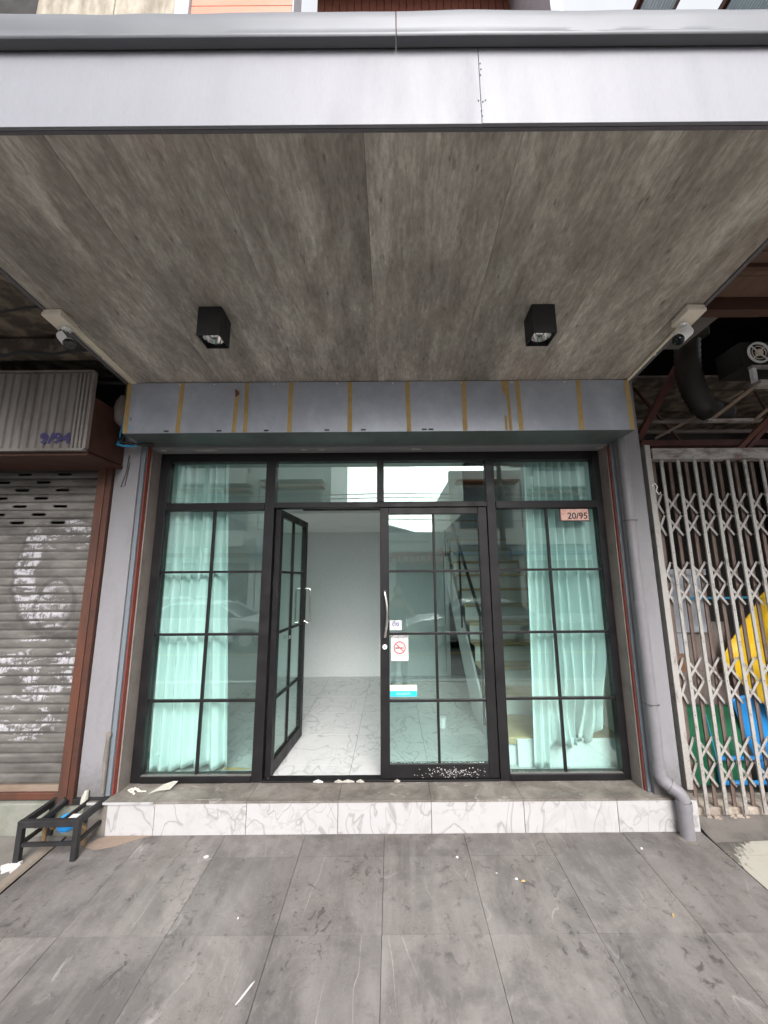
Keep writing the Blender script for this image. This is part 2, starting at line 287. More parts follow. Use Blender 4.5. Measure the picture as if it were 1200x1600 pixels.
class MB:
    def __init__(s): s.v = []; s.f = []
    def add(s, vs, fs):
        n = len(s.v); s.v += [tuple(q) for q in vs]; s.f += [tuple(i+n for i in q) for q in fs]; return s
    def box(s, x0, x1, y0, y1, z0, z1):
        return s.add([(x0,y0,z0),(x1,y0,z0),(x1,y1,z0),(x0,y1,z0),(x0,y0,z1),(x1,y0,z1),(x1,y1,z1),(x0,y1,z1)],
                     [(0,3,2,1),(4,5,6,7),(0,1,5,4),(1,2,6,5),(2,3,7,6),(3,0,4,7)])
    def tube(s, pts, r, n=8, caps=True):
        pts = [Vector(p) for p in pts]; rs = r if hasattr(r, '__len__') else [r]*len(pts); base = len(s.v); up = None
        for i, p in enumerate(pts):
            t = ((pts[min(i+1, len(pts)-1)] - pts[max(i-1, 0)])).normalized()
            if up is None: up = t.orthogonal().normalized()
            a = (up - t*up.dot(t)).normalized(); b = t.cross(a); up = a
            for k in range(n):
                q = 2*math.pi*k/n; s.v.append(tuple(p + (a*math.cos(q)+b*math.sin(q))*rs[i]))
        for i in range(len(pts)-1):
            for k in range(n):
                a = base+i*n+k; b = base+i*n+(k+1) % n; s.f.append((a, b, b+n, a+n))
        if caps: s.f.append(tuple(base+k for k in reversed(range(n)))); s.f.append(tuple(base+(len(pts)-1)*n+k for k in range(n)))
        return s
    def bar(s, p, q, wx, wy, upv=(0,1,0)):     # rectangular bar from p to q
        p, q = Vector(p), Vector(q); t = (q-p).normalized(); u = Vector(upv); u = (u - t*u.dot(t)).normalized(); r = t.cross(u)
        vs = []
        for c in (p, q):
            for a, b in ((-1,-1),(1,-1),(1,1),(-1,1)): vs.append(c + r*a*wx/2 + u*b*wy/2)
        return s.add(vs, [(0,3,2,1),(4,5,6,7),(0,1,5,4),(1,2,6,5),(2,3,7,6),(3,0,4,7)])
    def extrude_x(s, prof, x0, x1):            # closed (y,z) profile extruded along x
        n = len(prof); vs = [(x0, y, z) for y, z in prof] + [(x1, y, z) for y, z in prof]
        return s.add(vs, [tuple(range(n)), tuple(reversed(range(n, 2*n)))] + [(i, i+n, (i+1) % n+n, (i+1) % n) for i in range(n)])
    def mesh(s, name, mat, smooth=False, uvfix=True):
        me = bpy.data.meshes.new(name); me.from_pydata(s.v, [], s.f)
        bm = bmesh.new(); bm.from_mesh(me); bmesh.ops.recalc_face_normals(bm, faces=bm.faces); bm.to_mesh(me); bm.free()
        me.materials.append(MAT[mat] if isinstance(mat, str) else mat)
        if smooth:
            for p in me.polygons: p.use_smooth = True
        return me
    def build(s, name, mat, parent=None, bevel=0, smooth=False, centre=True):
        xs = list(zip(*s.v)); c = Vector([(min(a)+max(a))/2 for a in xs]) if centre else Vector((0,0,0))
        s.v = [tuple(Vector(q)-c) for q in s.v]
        o = link(name, s.mesh(name, mat, smooth), c, parent, bevel)
        if smooth:
            try: o.data.set_sharp_from_angle(angle=R(40))
            except Exception: pass
        return o
CACHE = {}
def box(name, x0, x1, y0, y1, z0, z1, mat, parent=None, bevel=0):
    k = (name, round(x1-x0,4), round(y1-y0,4), round(z1-z0,4), mat)
    if k not in CACHE:
        a, b, c = (x1-x0)/2, (y1-y0)/2, (z1-z0)/2; CACHE[k] = MB().box(-a,a,-b,b,-c,c).mesh(name, mat)
    return link(name, CACHE[k], ((x0+x1)/2, (y0+y1)/2, (z0+z1)/2), parent, bevel)
def structure(o): o['kind'] = 'structure'; return o
FONT_TH = None
def text(name, body, size, mat, loc, parent=None, rot=(R(90),0,0), align='CENTER', depth=.0008, thai=False, xs=1, bold=0, mirror=False):
    cu = bpy.data.curves.new(name, 'FONT'); cu.body = body; cu.size = size; cu.align_x = align; cu.align_y = 'CENTER'; cu.extrude = depth; cu.offset = bold; cu.resolution_u = 3
    t = bpy.data.objects.new('tmp', cu); COL.objects.link(t); bpy.context.view_layer.update()
    me = bpy.data.meshes.new_from_object(t.evaluated_get(bpy.context.evaluated_depsgraph_get())); bpy.data.objects.remove(t)
    m = Matrix.Rotation(rot[2],4,'Z') @ Matrix.Rotation(rot[0],4,'X') @ Matrix.Diagonal((xs,1,1,1)); me.transform(m)
    me.materials.clear(); me.materials.append(MAT[mat]); me.name = name
    return link(name, me, loc, parent)
def disc(name, c, r, t, mat, parent=None, n=20, axis=(0,1,0), r2=None, smooth=True):
    a = Vector(axis).normalized(); return MB().tube([Vector(c)-a*t/2, Vector(c)+a*t/2], [r, r2 or r], n).build(name, mat, parent, smooth=smooth)

SL = .0542                                            # pavement fall towards the road
def gz(y): return SL*y if y < 0 else 0

# ------------------------------------------------------------------ ground, pavement, road
def sheared(name, x0, x1, y0, y1, t, mat, parent, lift=0, bevel=0):
    k = ('sh', name, round(x1-x0,4), round(y1-y0,4), t, mat)
    a, b = (x1-x0)/2, (y1-y0)/2
    if k not in CACHE:
        m = MB().box(-a,a,-b,b,-t,0); m.v = [(q[0], q[1], q[2]+SL*q[1]) for q in m.v]; CACHE[k] = m.mesh(name, mat)
    return link(name, CACHE[k], ((x0+x1)/2, (y0+y1)/2, SL*(y0+y1)/2+lift), parent, bevel)
structure(MB().box(-150,150,-150,150,-.6,-.42).build('ground', 'asphalt'))
m = MB().box(-20,20,-4.25,0.4,-.3,0); m.v = [(q[0],q[1],(q[2] if q[2] < -.1 else 0)+ (SL*min(q[1],0) if q[2] > -.1 else -.25) - (.021 if q[2] > -.1 else 0)) for q in m.v]
pave = structure(m.build('pavement', 'mortar'))
GX = -.06
ys = [-4.19, -3.69, -3.19, -2.69, -2.19, -1.69, -1.19, -.69, -.195, .0]
for j in range(len(ys)-1):
    for k in range(-4, 4):
        x0 = GX+.528*k
        if k == -4: x0 += 0
        dz = random.uniform(-.0008, .0008)
        sheared('tile', x0+.0012, x0+.5268, ys[j]+.0008, ys[j+1]-.0008, .018, 'tile_grey', pave, dz)
# beige tiles in front of the gate
for j in range(9):
    y1 = .18-.5*j if j == 0 else -.2-.5*(j-1); y0 = -.2 if j == 0 else y1-.5
    for k in range(6): x0 = 2.062+.5*k; sheared('tile', x0+.002, x0+.497, y0+.002, y1-.002, .018, 'tile_beige', pave, -.004)
# left neighbour's concrete apron
m = MB()
NX, NY = 14, 30
for j in range(NY+1):
    for i in range(NX+1):
        x = -2.20-3.8*i/NX; y = .02-4.2*j/NY; m.v.append((x, y, SL*y-.012+.010*mn.noise(Vector((x*3,y*3,0)))+.006*mn.noise(Vector((x*11,y*11,4)))))
for j in range(NY):
    for i in range(NX): a = j*(NX+1)+i; m.f.append((a, a+1, a+NX+2, a+NX+1))
n0 = len(m.v); m.v += [(x, y, z-.15) for x, y, z in m.v]; m.f += [tuple(reversed([q+n0 for q in f])) for f in m.f]
structure(m.build('concrete_path', 'concrete', smooth=True))
m = MB(); pts = [(-2.215+.012*mn.noise(Vector((0,y*4,0))), y, SL*y+.004) for y in [-.1-.15*i for i in range(28)]]
m.tube(pts, [.034+.010*mn.noise(Vector((3,p[1]*7,0))) for p in pts], 8); m.v = [(a, b, (c-SL*b)*.55+SL*b) for a, b, c in m.v]
tag(m.build('mortar_ridge', worn('ridge_mortar', (.20,.165,.135), (.10,.08,.065), .8, 7, .85, 0, .5), smooth=True), 'rough brown mortar ridge along the left edge of the grey tiles', 'mortar strip')
structure(box('kerb', -20, 20, -4.42, -4.255, -.5, -.232, 'farpave'))
rd = structure(box('road', -60, 60, -14.5, -4.42, -.415, -.36, 'asphalt'))
box('road_line', -60, 60, -7.75, -7.62, -.36, -.356, 'lineyellow', rd)
structure(box('far_pavement', -60, 60, -17.8, -14.5, -.5, -.22, 'farpave'))

# ------------------------------------------------------------------ entrance step
ZT = .205
st = thing('entrance_step', 'low white marble-faced step with worn cement top under the glass storefront', 'step', (0,.13,0))
box('core', -2.06, 2.04, .012, .26, -.02, ZT-.012, 'cement', st)
jx = [-2.07, -1.61, -.99, -.373, .257, .882, 1.512, 2.055]
for i in range(7): box('face_tile', jx[i]+.0015 if i else -1.93, jx[i+1]-.0015, 0, .012, -.002, ZT-.016, 'marble', st, .0015)
box('end_tile', 2.042, 2.054, .013, .258, -.002, ZT-.016, 'marble', st, .0015)
for i in range(7): box('edge_tile', jx[i]+.001-(0.03 if i == 0 else 0), jx[i+1]-.001, -.004, .262, ZT-.0155, ZT-.0035+random.uniform(0,.001), 'cement', st, .001)
box('nosing', -2.10, -1.62, -.010, -.0045, ZT-.016, ZT-.002, 'marble', st)

# ------------------------------------------------------------------ shop building
bl = thing('shophouse', 'grey painted shophouse ground floor with white marble-floored room inside', 'building', (0,3.4,0))
def wall_column(x0, x1): return box('column', x0, x1, .04, .34, 0, 3.35, 'column', bl, .004)
wall_column(-2.178, -1.992); wall_column(1.80, 1.99)
for sx, a in ((-1, -1.99), (1, 1.776)):
    pass
box('pilaster_strip', -1.991, -1.962, .055, .335, ZT-.002, 2.75, 'bluestrip', bl, .002)
box('pilaster_strip', 1.775, 1.799, .075, .335, ZT-.002, 2.75, 'bluestrip', bl, .002)
box('red_stripe', -1.960, -1.953, .075, .335, ZT-.002, 2.748, 'red', bl)
box('red_stripe', 1.767, 1.773, .09, .335, ZT-.002, 2.748, 'red', bl)
box('reveal', -1.9505, -1.941, .11, .34, ZT-.002, 2.745, 'greypanel', bl)
box('reveal', 1.7785-.0215+.001, 1.765, .11, .34, ZT-.002, 2.745, 'greypanel', bl)
box('head_beam', -1.99, 1.80, .10, .34, 2.735, 3.45, 'column', bl)
# paint patches on the beam soffit and plaster flakes
for i, (x0, ww) in enumerate([(-1.62,.2),(-.75,.07),(-.6,.06),(.16,.10),(-1.9,.05),(1.70,.07)]):
    m = MB(); n = 11; ps = [(x0+ww*(.5+.5*math.cos(6.283*k/n)*random.uniform(.75,1.05)), .15+.022*math.sin(6.283*k/n)*random.uniform(.6,1)) for k in range(n)]
    m.add([(a,b,2.7345) for a,b in ps]+[(a,b,2.731) for a,b in ps], [tuple(range(n)), tuple(range(n,2*n))]+[(k,(k+1)%n,(k+1)%n+n,k+n) for k in range(n)]); m.build('plaster_flake', 'paper', bl)
# room: side walls, back wall, ceilings
ZF = .212
box('side_wall', -2.06, -1.96, .36, 3.35, 0, 3.45, 'inwall', bl)
box('side_wall', 1.86, 1.96, .36, 7.4, 0, 6, 'inwall', bl)
box('back_wall', -1.955, .83, 3.31, 3.41, 0, 3.45, 'inwall', bl)
box('ceiling', -1.955, .835, 1.45, 3.30, 2.42, 2.50, 'inceil', bl)
box('ceiling', -1.955, .835, .345, 1.449, 2.97, 3.05, 'inceil', bl)
box('beam', -1.955, .835, 1.45, 1.60, 2.502, 2.97, 'inceil', bl)
box('ceiling', .84, 1.855, .345, .9, 2.99, 3.07, 'inceil', bl)
box('stairwell_wall', .84, .90, 2.30, 7.4, 2.5, 6, 'inwall', bl)
box('stairwell_wall', .84, .90, 3.31, 7.4, 0, 2.5, 'inwall', bl)
box('stairwell_wall', .90, 1.86, 7.3, 7.4, 0, 6, 'inwall', bl)
box('stairwell_wall', .84, 1.86, 1.0, 1.08, 3.07, 6, 'inwall', bl)
box('stairwell_ceiling', .84, 1.86, .9, 7.4, 6, 6.1, 'inceil', bl)
box('skirting', -1.955, .83, 3.297, 3.309, ZF, ZF+.05, 'inwall', bl, .002)
box('rail_track', -1.0, .5, 1.40, 1.44, 2.45, 2.475, 'black', bl)
fl = structure(box('interior_floor', -2.06, 1.96, .262, 7.4, -.05, ZF-.012, 'mortar'))
yj = [.275, .48, 1.09, 1.70, 2.31, 2.92, 3.31]
for j in range(6):
    for k in range(-3, 4):
        x0 = -.33+.61*k; a = max(x0, -1.96); b = min(x0+.61, 1.86)
        if b-a > .03: box('tile', a+.0015, b-.0015, yj[j]+.0015, yj[j+1]-.0015, ZF-.012, ZF, 'marble_in', fl)
# upper facade above the canopy
uf = thing('upper_facade', 'weathered upper storeys with orange siding beside a stained plaster wall, seen over the canopy', 'building', (0,1,3.5))
box('stained_wall', -3.47, -2.09, .0, .25, 3.5, 11, 'wallraw', uf)
box('crack_pier', -2.74, -2.70, -.012, .0, 3.5, 11, 'wallraw', uf)
box('window_recess', -6, -3.475, .45, .5, 3.5, 11, 'dark', uf); box('sill', -6, -3.475, -.05, .44, 6.98, 7.10, 'concrete', uf)
box('parapet_wall', -6, -3.475, .02, .2, 3.5, 6.97, 'wallraw', uf)
box('grey_pier', -2.085, -1.95, -.03, .25, 3.5, 11, 'greywall', uf)
z = 3.6; 
while z < 9.2:
    box('siding_board', -1.945, -.945, .0, .03, z, z+.113, 'orange', uf, .003); z += .119
box('siding_backing', -1.945, -.935, .031, .25, 3.5, 11, 'dark', uf)
box('corner_trim', -.940, -.925, -.006, .25, 3.5, 11, 'greywall', uf)
for k in range(26): box('recess_board', -.92+.098*k, -.92+.098*k+.09, .95, .98, 3.5, 11, 'brownrec', uf)
box('recess_back', -.93, 1.63, .99, 1.2, 3.5, 11, 'dark', uf); box('recess_ceiling', -.93, 1.6, .02, .95, 9.3, 9.4, 'brownrec', uf)
box('grey_pier', 1.605, 1.70, -.02, .25, 3.5, 11, 'greywall', uf); box('pier_edge', 1.701, 1.735, -.0, .25, 3.5, 11, 'steel', uf)
box('party_wall', 1.61, 1.73, .26, 6, 6.1, 11, 'greywall', uf)
box('party_wall', -2.09, -1.95, .26, 6, 3.5, 11, 'greywall', uf)
box('rear_wall', -6, 1.73, 6, 6.2, 3.5, 11, 'greywall', uf)

# ------------------------------------------------------------------ canopy
cy0, cz0, cy1, cz1 = -.193, 3.157, -1.734, 3.324
cs = (cz1-cz0)/(cy1-cy0)
cn = thing('canopy', 'wide canopy with pale grey fascia and grey wood-print soffit panels over the storefront', 'canopy', (0,-1,3.2))
def slab(name, x0, x1, y0, y1, t, mat, lift=0, bevel=0):
    m = MB().box(x0,x1,y0,y1,0,t); m.v = [(a,b,c+cz0+cs*(b-cy0)+lift) for a,b,c in m.v]; return m.build(name, mat, cn, bevel)
sx = [-1.99]+[-1.8925+.6*k for k in range(7)]+[1.82]
for i in range(len(sx)-1): slab('soffit_panel', sx[i]+.0008, sx[i+1]-.0008, cy1+.012, cy0+.10, .008, 'soffit', random.uniform(-.0006,.0006))
slab('soffit_core', -1.985, 1.815, cy1+.02, cy0+.20, .20, 'dark', .0095)
MAT['trimdark'] = worn('soffit_trim_grey', (.12,.11,.125), None, .5, 9, .6)
slab('side_trim', -2.012, -1.991, cy1-.0, cy0+.25, .05, 'trimdark', -.008); slab('side_trim', 1.821, 1.842, cy1-.0, cy0+.25, .05, 'trimdark', -.008)
slab('front_trim', -1.99, 1.82, cy1-.001, cy1+.0115, .02, 'trimdark', -.004)
box('fascia_panel', -2.4, .344, cy1-.014, cy1-.002, cz1-.003, cz1+.42, 'fascia', cn, .001)
box('fascia_panel', .3455, 2.4, cy1-.0145, cy1-.002, cz1-.002, cz1+.42, 'fascia', cn, .001)
box('fascia_return', -2.4, -2.013, cy1-.0015, cy1+.3, cz1-.003, cz1+.42, 'fascia', cn); box('fascia_return', 1.843, 2.4, cy1-.0015, cy1+.3, cz1-.002, cz1+.42, 'fascia', cn)
def cap(x0, x1, ph):
    m = MB(); prof = [(-.050,.350),(-.054,.355),(-.054,.366),(-.050,.372),(-.052,.39),(-.055,.43),(-.054,.458),(-.050,.470),(-.03,.476),(.25,.478),(.25,.43),(-.005,.425),(-.012,.39),(-.018,.372),(-.020,.347)]
    N = 40; n = len(prof); fs = []; vs = []
    for i in range(N+1):
        x = x0+(x1-x0)*i/N; wv = .003*mn.noise(Vector((x*1.6,ph,0)))+.0016*mn.noise(Vector((x*5,ph,2)))
        for k, (y, z) in enumerate(prof): vs.append((x, cy1+y-(wv*1.5 if 3 <= k <= 8 else 0), cz1+z+wv*(1.2 if 3 <= k <= 8 else .7)+.020*0))
    for i in range(N):
        for k in range(n): a = i*n+k; b = i*n+(k+1) % n; fs.append((a, b, b+n, a+n))
    fs += [tuple(range(n)), tuple(reversed(range(N*n, N*n+n)))]
    return m.add(vs, fs).build('metal_cap', 'cap', cn, smooth=True)
cap(-2.45, .03, 1); cap(.034, 2.45, 5)
box('roof_deck', -2.38, 2.38, cy1+.02, 0, cz1+.20, cz1+.30, 'concrete', cn)
for (a, b) in ((.350,.78),(.352,.70),(.349,.62),(.336,.27),(.352,.25),(.362,.27),(.345,.13),(.347,.06)):
    disc('screw', (a, cy1-.0155, cz1+.34*b+.01), .0028, .002, 'ink', cn, 6)

# shutter-like sign box
sb = thing('sign_box', 'bare grey metal sign box with ochre tape strips above the glass storefront', 'sign box', (-.09,0,2.75))
box('front_sheet', -1.985, 1.81, -.195, -.19, 2.752, 3.150, 'boxsheet', sb)
MAT['under'] = worn('box_underside', (.105,.125,.125), (.07,.085,.09), .6, 3, .4, .2)
box('underside', -1.985, 1.81, -.1895, .098, 2.75, 2.758, 'under', sb)
box('end_sheet', -1.985, -1.979, -.1895, .098, 2.7585, 3.15, 'boxsheet', sb); box('end_sheet', 1.804, 1.81, -.1895, .098, 2.7585, 3.15, 'boxsheet', sb)
for x, ww, z0 in [(-1.573,.034,0),(-1.079,.03,0),(-.748,.034,0),(-.302,.034,0),(.134,.034,0),(.556,.034,0),(.887,.024,0),(.964,.034,0),(1.419,.036,0),(-1.968,.034,0),(1.79,.034,0),(-1.156,.030,.06)]:
    t = random.uniform(-.006,.006); m = MB(); zs = [2.753+(3.148-z0-2.753)*k/9 for k in range(10)]; vs = []
    for q, zz_ in enumerate(zs):
        for s_ in (-1, 1): vs.append((x+t*(q/9-.5)*2+s_*ww/2*(1+random.uniform(-.12,.06)), -.1952, zz_)); vs.append((vs[-1][0], -.1964, zz_))
    fs = []
    for q in range(9): a = q*4; fs += [(a+1,a+3,a+7,a+5),(a,a+4,a+6,a+2),(a,a+1,a+5,a+4),(a+2,a+6,a+7,a+3)]
    fs += [(0,2,3,1),(36,37,39,38)]
    m.add(vs, fs).build('tape_strip', 'tape', sb)
m = MB(); m.add([(.842,-.1966,3.148),(.872,-.1966,3.148),(.876,-.1966,3.05),(.858,-.1966,3.03),(.846,-.1966,3.07)]+[(.842,-.1975,3.148),(.872,-.1975,3.148),(.876,-.1975,3.05),(.858,-.1975,3.03),(.846,-.1975,3.07)], [(0,1,2,3,4),(5,6,7,8,9)]+[(k,(k+1)%5,(k+1)%5+5,k+5) for k in range(5)]).build('tape_remnant', 'tape', sb)
box('tape_remnant', .850, .868, -.1966, -.1952, 2.755, 2.87, 'tape', sb)
m = MB().tube([(-1.165,-.1975,3.09),(-1.148,-.199,3.06),(-1.16,-.1975,3.035)], [.006,.016,.003], 6).build('stain', 'rusttape', sb)
for x in (-1.66,-1.27,-.92,-.47,-.2,.25,.3): 
    box('bracket_mark', x-.018, x+.018, -.1965, -.1952, 2.760, 2.772, 'mortar', sb); 
for x in (-1.61,-1.35,-.9,-.42,.0,.52,.9,1.3): disc('screw', (x+.02, -.1965, 3.135), .006, .003, 'cream', sb, 6)
text('pen_mark', 'b', .03, 'stblue', (-1.93,-.1958,2.80), sb); text('pen_mark', '3', .04, 'navy', (-1.935,-.1958,2.86), sb)

# ------------------------------------------------------------------ storefront frame
YG = .262
fr = thing('storefront', 'black-framed green glass storefront with gridded side panels and transom lights', 'storefront', (-.08,YG,ZT))
Y0, Y1 = YG-.03, YG+.05
def fb(name, x0, x1, z0, z1, y0=Y0, y1=Y1, bev=.003): return box(name, x0, x1, y0, y1, z0, z1, 'black', fr, bev)
fb('jamb', -1.940, -1.868, ZT, 2.734); fb('jamb', 1.705, 1.764, ZT, 2.734)
fb('head', -1.867, 1.704, 2.662, 2.734)
fb('mullion', -1.047, -.968, ZT, 2.661); fb('mullion', .795, .868, ZT, 2.661); fb('mullion', -.116, -.060, 2.308, 2.661)
fb('transom', -1.867, -1.048, 2.246, 2.307, Y0-.004); fb('transom', -.967, .794, 2.262, 2.307, Y0-.004); fb('transom', .869, 1.704, 2.246, 2.307, Y0-.004)
fb('sill', -1.867, -1.048, ZT, .250, Y0-.006); fb('sill', .869, 1.704, ZT, .250, Y0-.006); fb('sill', -.967, .794, ZT, .216, Y0-.006, bev=.002)
MAT['alumtop'] = worn('greyed_sill', (.12,.11,.105), None, .6, 10, .5)
box('sill_cap', -1.866, -1.049, Y0+.002, YG-.006, .2502, .254, 'alumtop', fr); box('sill_cap', .870, 1.703, Y0+.002, YG-.006, .2502, .254, 'alumtop', fr)
def pane(x0, x1, z0, z1, par, y=YG): return box('pane', x0, x1, y-.003, y+.003, z0, z1, 'glass', par)
for a, b in ((-1.867,-1.048),(-.967,-.117),(-.059,.794),(.869,1.704)): pane(a, b, 2.308, 2.661, fr)
def grid_lights(x0, xm, x1, par):
    zs = [.2545, .765, 1.255, 1.742, 2.2455]
    for i in range(4): pane(x0+.0005, xm-.009, zs[i]+(.009 if i else 0), zs[i+1]-(.009 if i < 3 else 0), par); pane(xm+.009, x1-.0005, zs[i]+(.009 if i else 0), zs[i+1]-(.009 if i < 3 else 0), par)
    for zq in zs[1:4]: box('muntin', x0, x1, YG-.014, YG+.014, zq-.0095, zq+.0095, 'black', par, .002)
    for i in range(4): box('muntin', xm-.0095, xm+.0095, YG-.0135, YG+.0135, zs[i]+(.0096 if i else 0), zs[i+1]-(.0096 if i < 3 else 0), 'black', par, .002)
grid_lights(-1.867, -1.466, -1.048, fr); grid_lights(.869, 1.289, 1.704, fr)

# closed door leaf
def leaf_parts(root, x0, x1, y, z0, z1, sw, top, bot, hinge_cap=False):
    ya, yb = y-.022, y+.022; P = root
    box('stile', x0, x0+sw, ya, yb, z0, z1, 'black', P, .003); box('stile', x1-sw, x1, ya, yb, z0, z1, 'black', P, .003)
    box('top_rail', x0+sw+.0005, x1-sw-.0005, ya+.001, yb-.001, z1-top, z1, 'black', P, .003); box('bottom_rail', x0+sw+.0005, x1-sw-.0005, ya+.001, yb-.001, z0, z0+bot, 'black', P, .003)
    a, b = x0+sw, x1-sw; xm = (a+b)/2; zs = [z0+bot, .765-ZT+z0+(-.025 if True else 0)+.0, 1.255-ZT+z0-.02, 1.742-ZT+z0-.02, z1-top]
    for i in range(4):
        for p, q in ((a+.0005, xm-.009), (xm+.009, b-.0005)): box('pane', p, q, y-.003, y+.003, zs[i]+(.009 if i else .0005), zs[i+1]-(.009 if i < 3 else .0005), 'glass', P)
    for zq in zs[1:4]: box('muntin', a, b, y-.013, y+.013, zq-.0095, zq+.0095, 'black', P, .002)
    for i in range(4): box('muntin', xm-.0095, xm+.0095, y-.0125, y+.0125, zs[i]+(.0096 if i else 0), zs[i+1]-(.0096 if i < 3 else 0), 'black', P, .002)
d1 = thing('glass_door', 'closed black-framed glass door with stickers and a curved steel handle', 'door', (.35,YG,.218))
leaf_parts(d1, -.092, .790, YG, .220, 2.258, .072, .055, .098)
m = MB(); pts = [(-.055,YG-.022,1.58),(-.055,YG-.060,1.578)]+[(-.055+.020*math.sin(math.pi*k/10), YG-.062-.012*math.sin(math.pi*k/10), 1.575-.338*k/10) for k in range(11)]+[(-.055,YG-.060,1.235),(-.055,YG-.022,1.233)]
m.tube(pts, .0105, 10).build('handle', 'steel', d1, smooth=True)
disc('lock', (-.056, YG-.028, 1.155), .018, .014, 'white', d1, 20); disc('lock', (-.056, YG-.0365, 1.155), .006, .003, 'steel', d1, 10)
box('strike_plate', -.0945, -.0925, YG-.012, YG+.012, 1.05, 1.26, 'white', d1)
m = MB(); rr = random.Random(3)
for k in range(150):
    x = rr.gauss(.46,.13); z_ = rr.gauss(.262,.017); s_ = rr.uniform(.0012,.0035)
    if .02 < x < .71 and .223 < z_ < .312: m.box(x-s_*rr.uniform(.5,1.5), x+s_, YG-.0225, YG-.0212, z_-s_*.6, z_+s_*.7)
tag(m.build('paint_speckle', 'stwhite', d1), kind='stuff')
# stickers: parts stuck to the glass, top-level things of their own
ys_ = YG-.0036
def sticker(name, label, x0, x1, z0, z1, mat):
    t = thing(name, label, 'sticker', ((x0+x1)/2, ys_, (z0+z1)/2)); box('sheet', x0, x1, ys_-.0012, ys_, z0, z1, mat, t); return t
s1 = sticker('pull_sticker', 'small white square sticker with dark blue Thai pull word beside the door handle', -.016, .078, 1.277, 1.352, 'stwhite')
text('lettering', 'ดึง', .050, 'navy', (.030, ys_-.0016, 1.322), s1, bold=.0008); text('lettering', 'PULL', .014, 'navy', (.030, ys_-.0016, 1.287), s1)
s2 = sticker('no_smoking_sticker', 'white paper sticker with red no-smoking circle on the closed glass door', -.008, .128, 1.045, 1.243, 'stwhite')
text('lettering', 'ห้ามสูบบุหรี่', .030, 'ink', (.058, ys_-.0016, 1.226), s2, bold=.0005)
m = MB(); N = 32
for k in range(N):
    a = 2*math.pi*k/N; 
    for rr_ in (.039,.048):
        for yy in (ys_-.0013, ys_-.0022): m.v.append((.060+rr_*math.cos(a), yy, 1.144+rr_*math.sin(a)))
for k in range(N): a = 4*k; b = 4*((k+1) % N); m.f += [(a,a+2,b+2,b),(a+1,b+1,b+3,a+3),(a+2,a+3,b+3,b+2),(a,b,b+1,a+1)]
m.build('red_ring', 'redprint', s2)
MB().box(.026,.085,ys_-.0017,ys_-.0012,1.137,1.146).build('cigarette_print', 'ink', s2); box('cigarette_tip', .087, .094, ys_-.0017, ys_-.0012, 1.137, 1.146, 'redprint', s2)
MB().tube([(.055,ys_-.0016,1.155),(.05,ys_-.0016,1.165),(.07,ys_-.0016,1.170),(.085,ys_-.0016,1.162),(.092,ys_-.0016,1.150)], .0014, 5).build('smoke_print', 'ink', s2)
MB().bar((.028,ys_-.0024,1.174),(.092,ys_-.0024,1.114),.008,.0006).build('red_slash', 'redprint', s2)
text('lettering', 'NO SMOKING', .011, 'redprint', (.06, ys_-.0016, 1.082), s2); text('lettering', 'ฝ่าฝืนมีโทษปรับตามกฎหมาย', .0075, 'redprint', (.06, ys_-.0016, 1.068), s2)
s3 = sticker('notice_sticker', 'yellow and cyan strip sticker with Thai print low on the closed glass door', -.018, .190, .783, .868, 'styellow')
box('cyan_band', -.0175, .1895, ys_-.0016, ys_-.0013, .784, .826, 'stblue', s3)
text('lettering', 'โปรดปิดประตูทุกครั้ง', .022, 'stblue', (.086, ys_-.0018, .846), s3); text('lettering', 'ขอบคุณค่ะ', .026, 'stwhite', (.086, ys_-.0020, .805), s3)
nb = thing('house_number_plate', 'small peeling pink number plate reading 20/95 on the right glass panel', 'number plate', (1.52,YG-.006,2.19))
box('plate', 1.40, 1.645, YG-.010, YG-.0035, 2.135, 2.245, 'ink', nb, .002); box('plate_face', 1.408, 1.637, YG-.0112, YG-.0101, 2.143, 2.237, 'pink', nb)
text('number', '20/95', .074, 'ink', (1.545, YG-.0124, 2.178), nb, bold=.0012)

# open door leaf (hinged at the left mullion, swung into the room)
d2 = thing('glass_door', 'open black-framed glass door swung inward at the left of the doorway', 'door', (-.962,YG+.0,.218), rot=(0,0,R(86.2)), local=True)
LOCAL.add(d2.name)
leaf_parts(d2, .0, .80, -.026, .004, 2.038, .068, .055, .095)
for sgn in (-1, 1):
    y0 = -.026+sgn*.022; y1 = -.026+sgn*.075
    pts = [(.765,y0,1.035+.02),(.765,y1-sgn*.015,1.035),(.765,y1-sgn*.004,1.04),(.765,y1,1.06),(.765,y1,1.345),(.765,y1-sgn*.004,1.365),(.765,y1-sgn*.015,1.37),(.765,y0,1.37)]
    MB().tube(pts, .0105, 10).build('handle', 'steel', d2, smooth=True)
box('closer_shoe', .3, .36, -.05, -.049, .95, .98, 'steel', d2)
disc('pivot', (.02,-.026,-.004), .014, .01, 'steel', d2, 12, axis=(0,0,1))

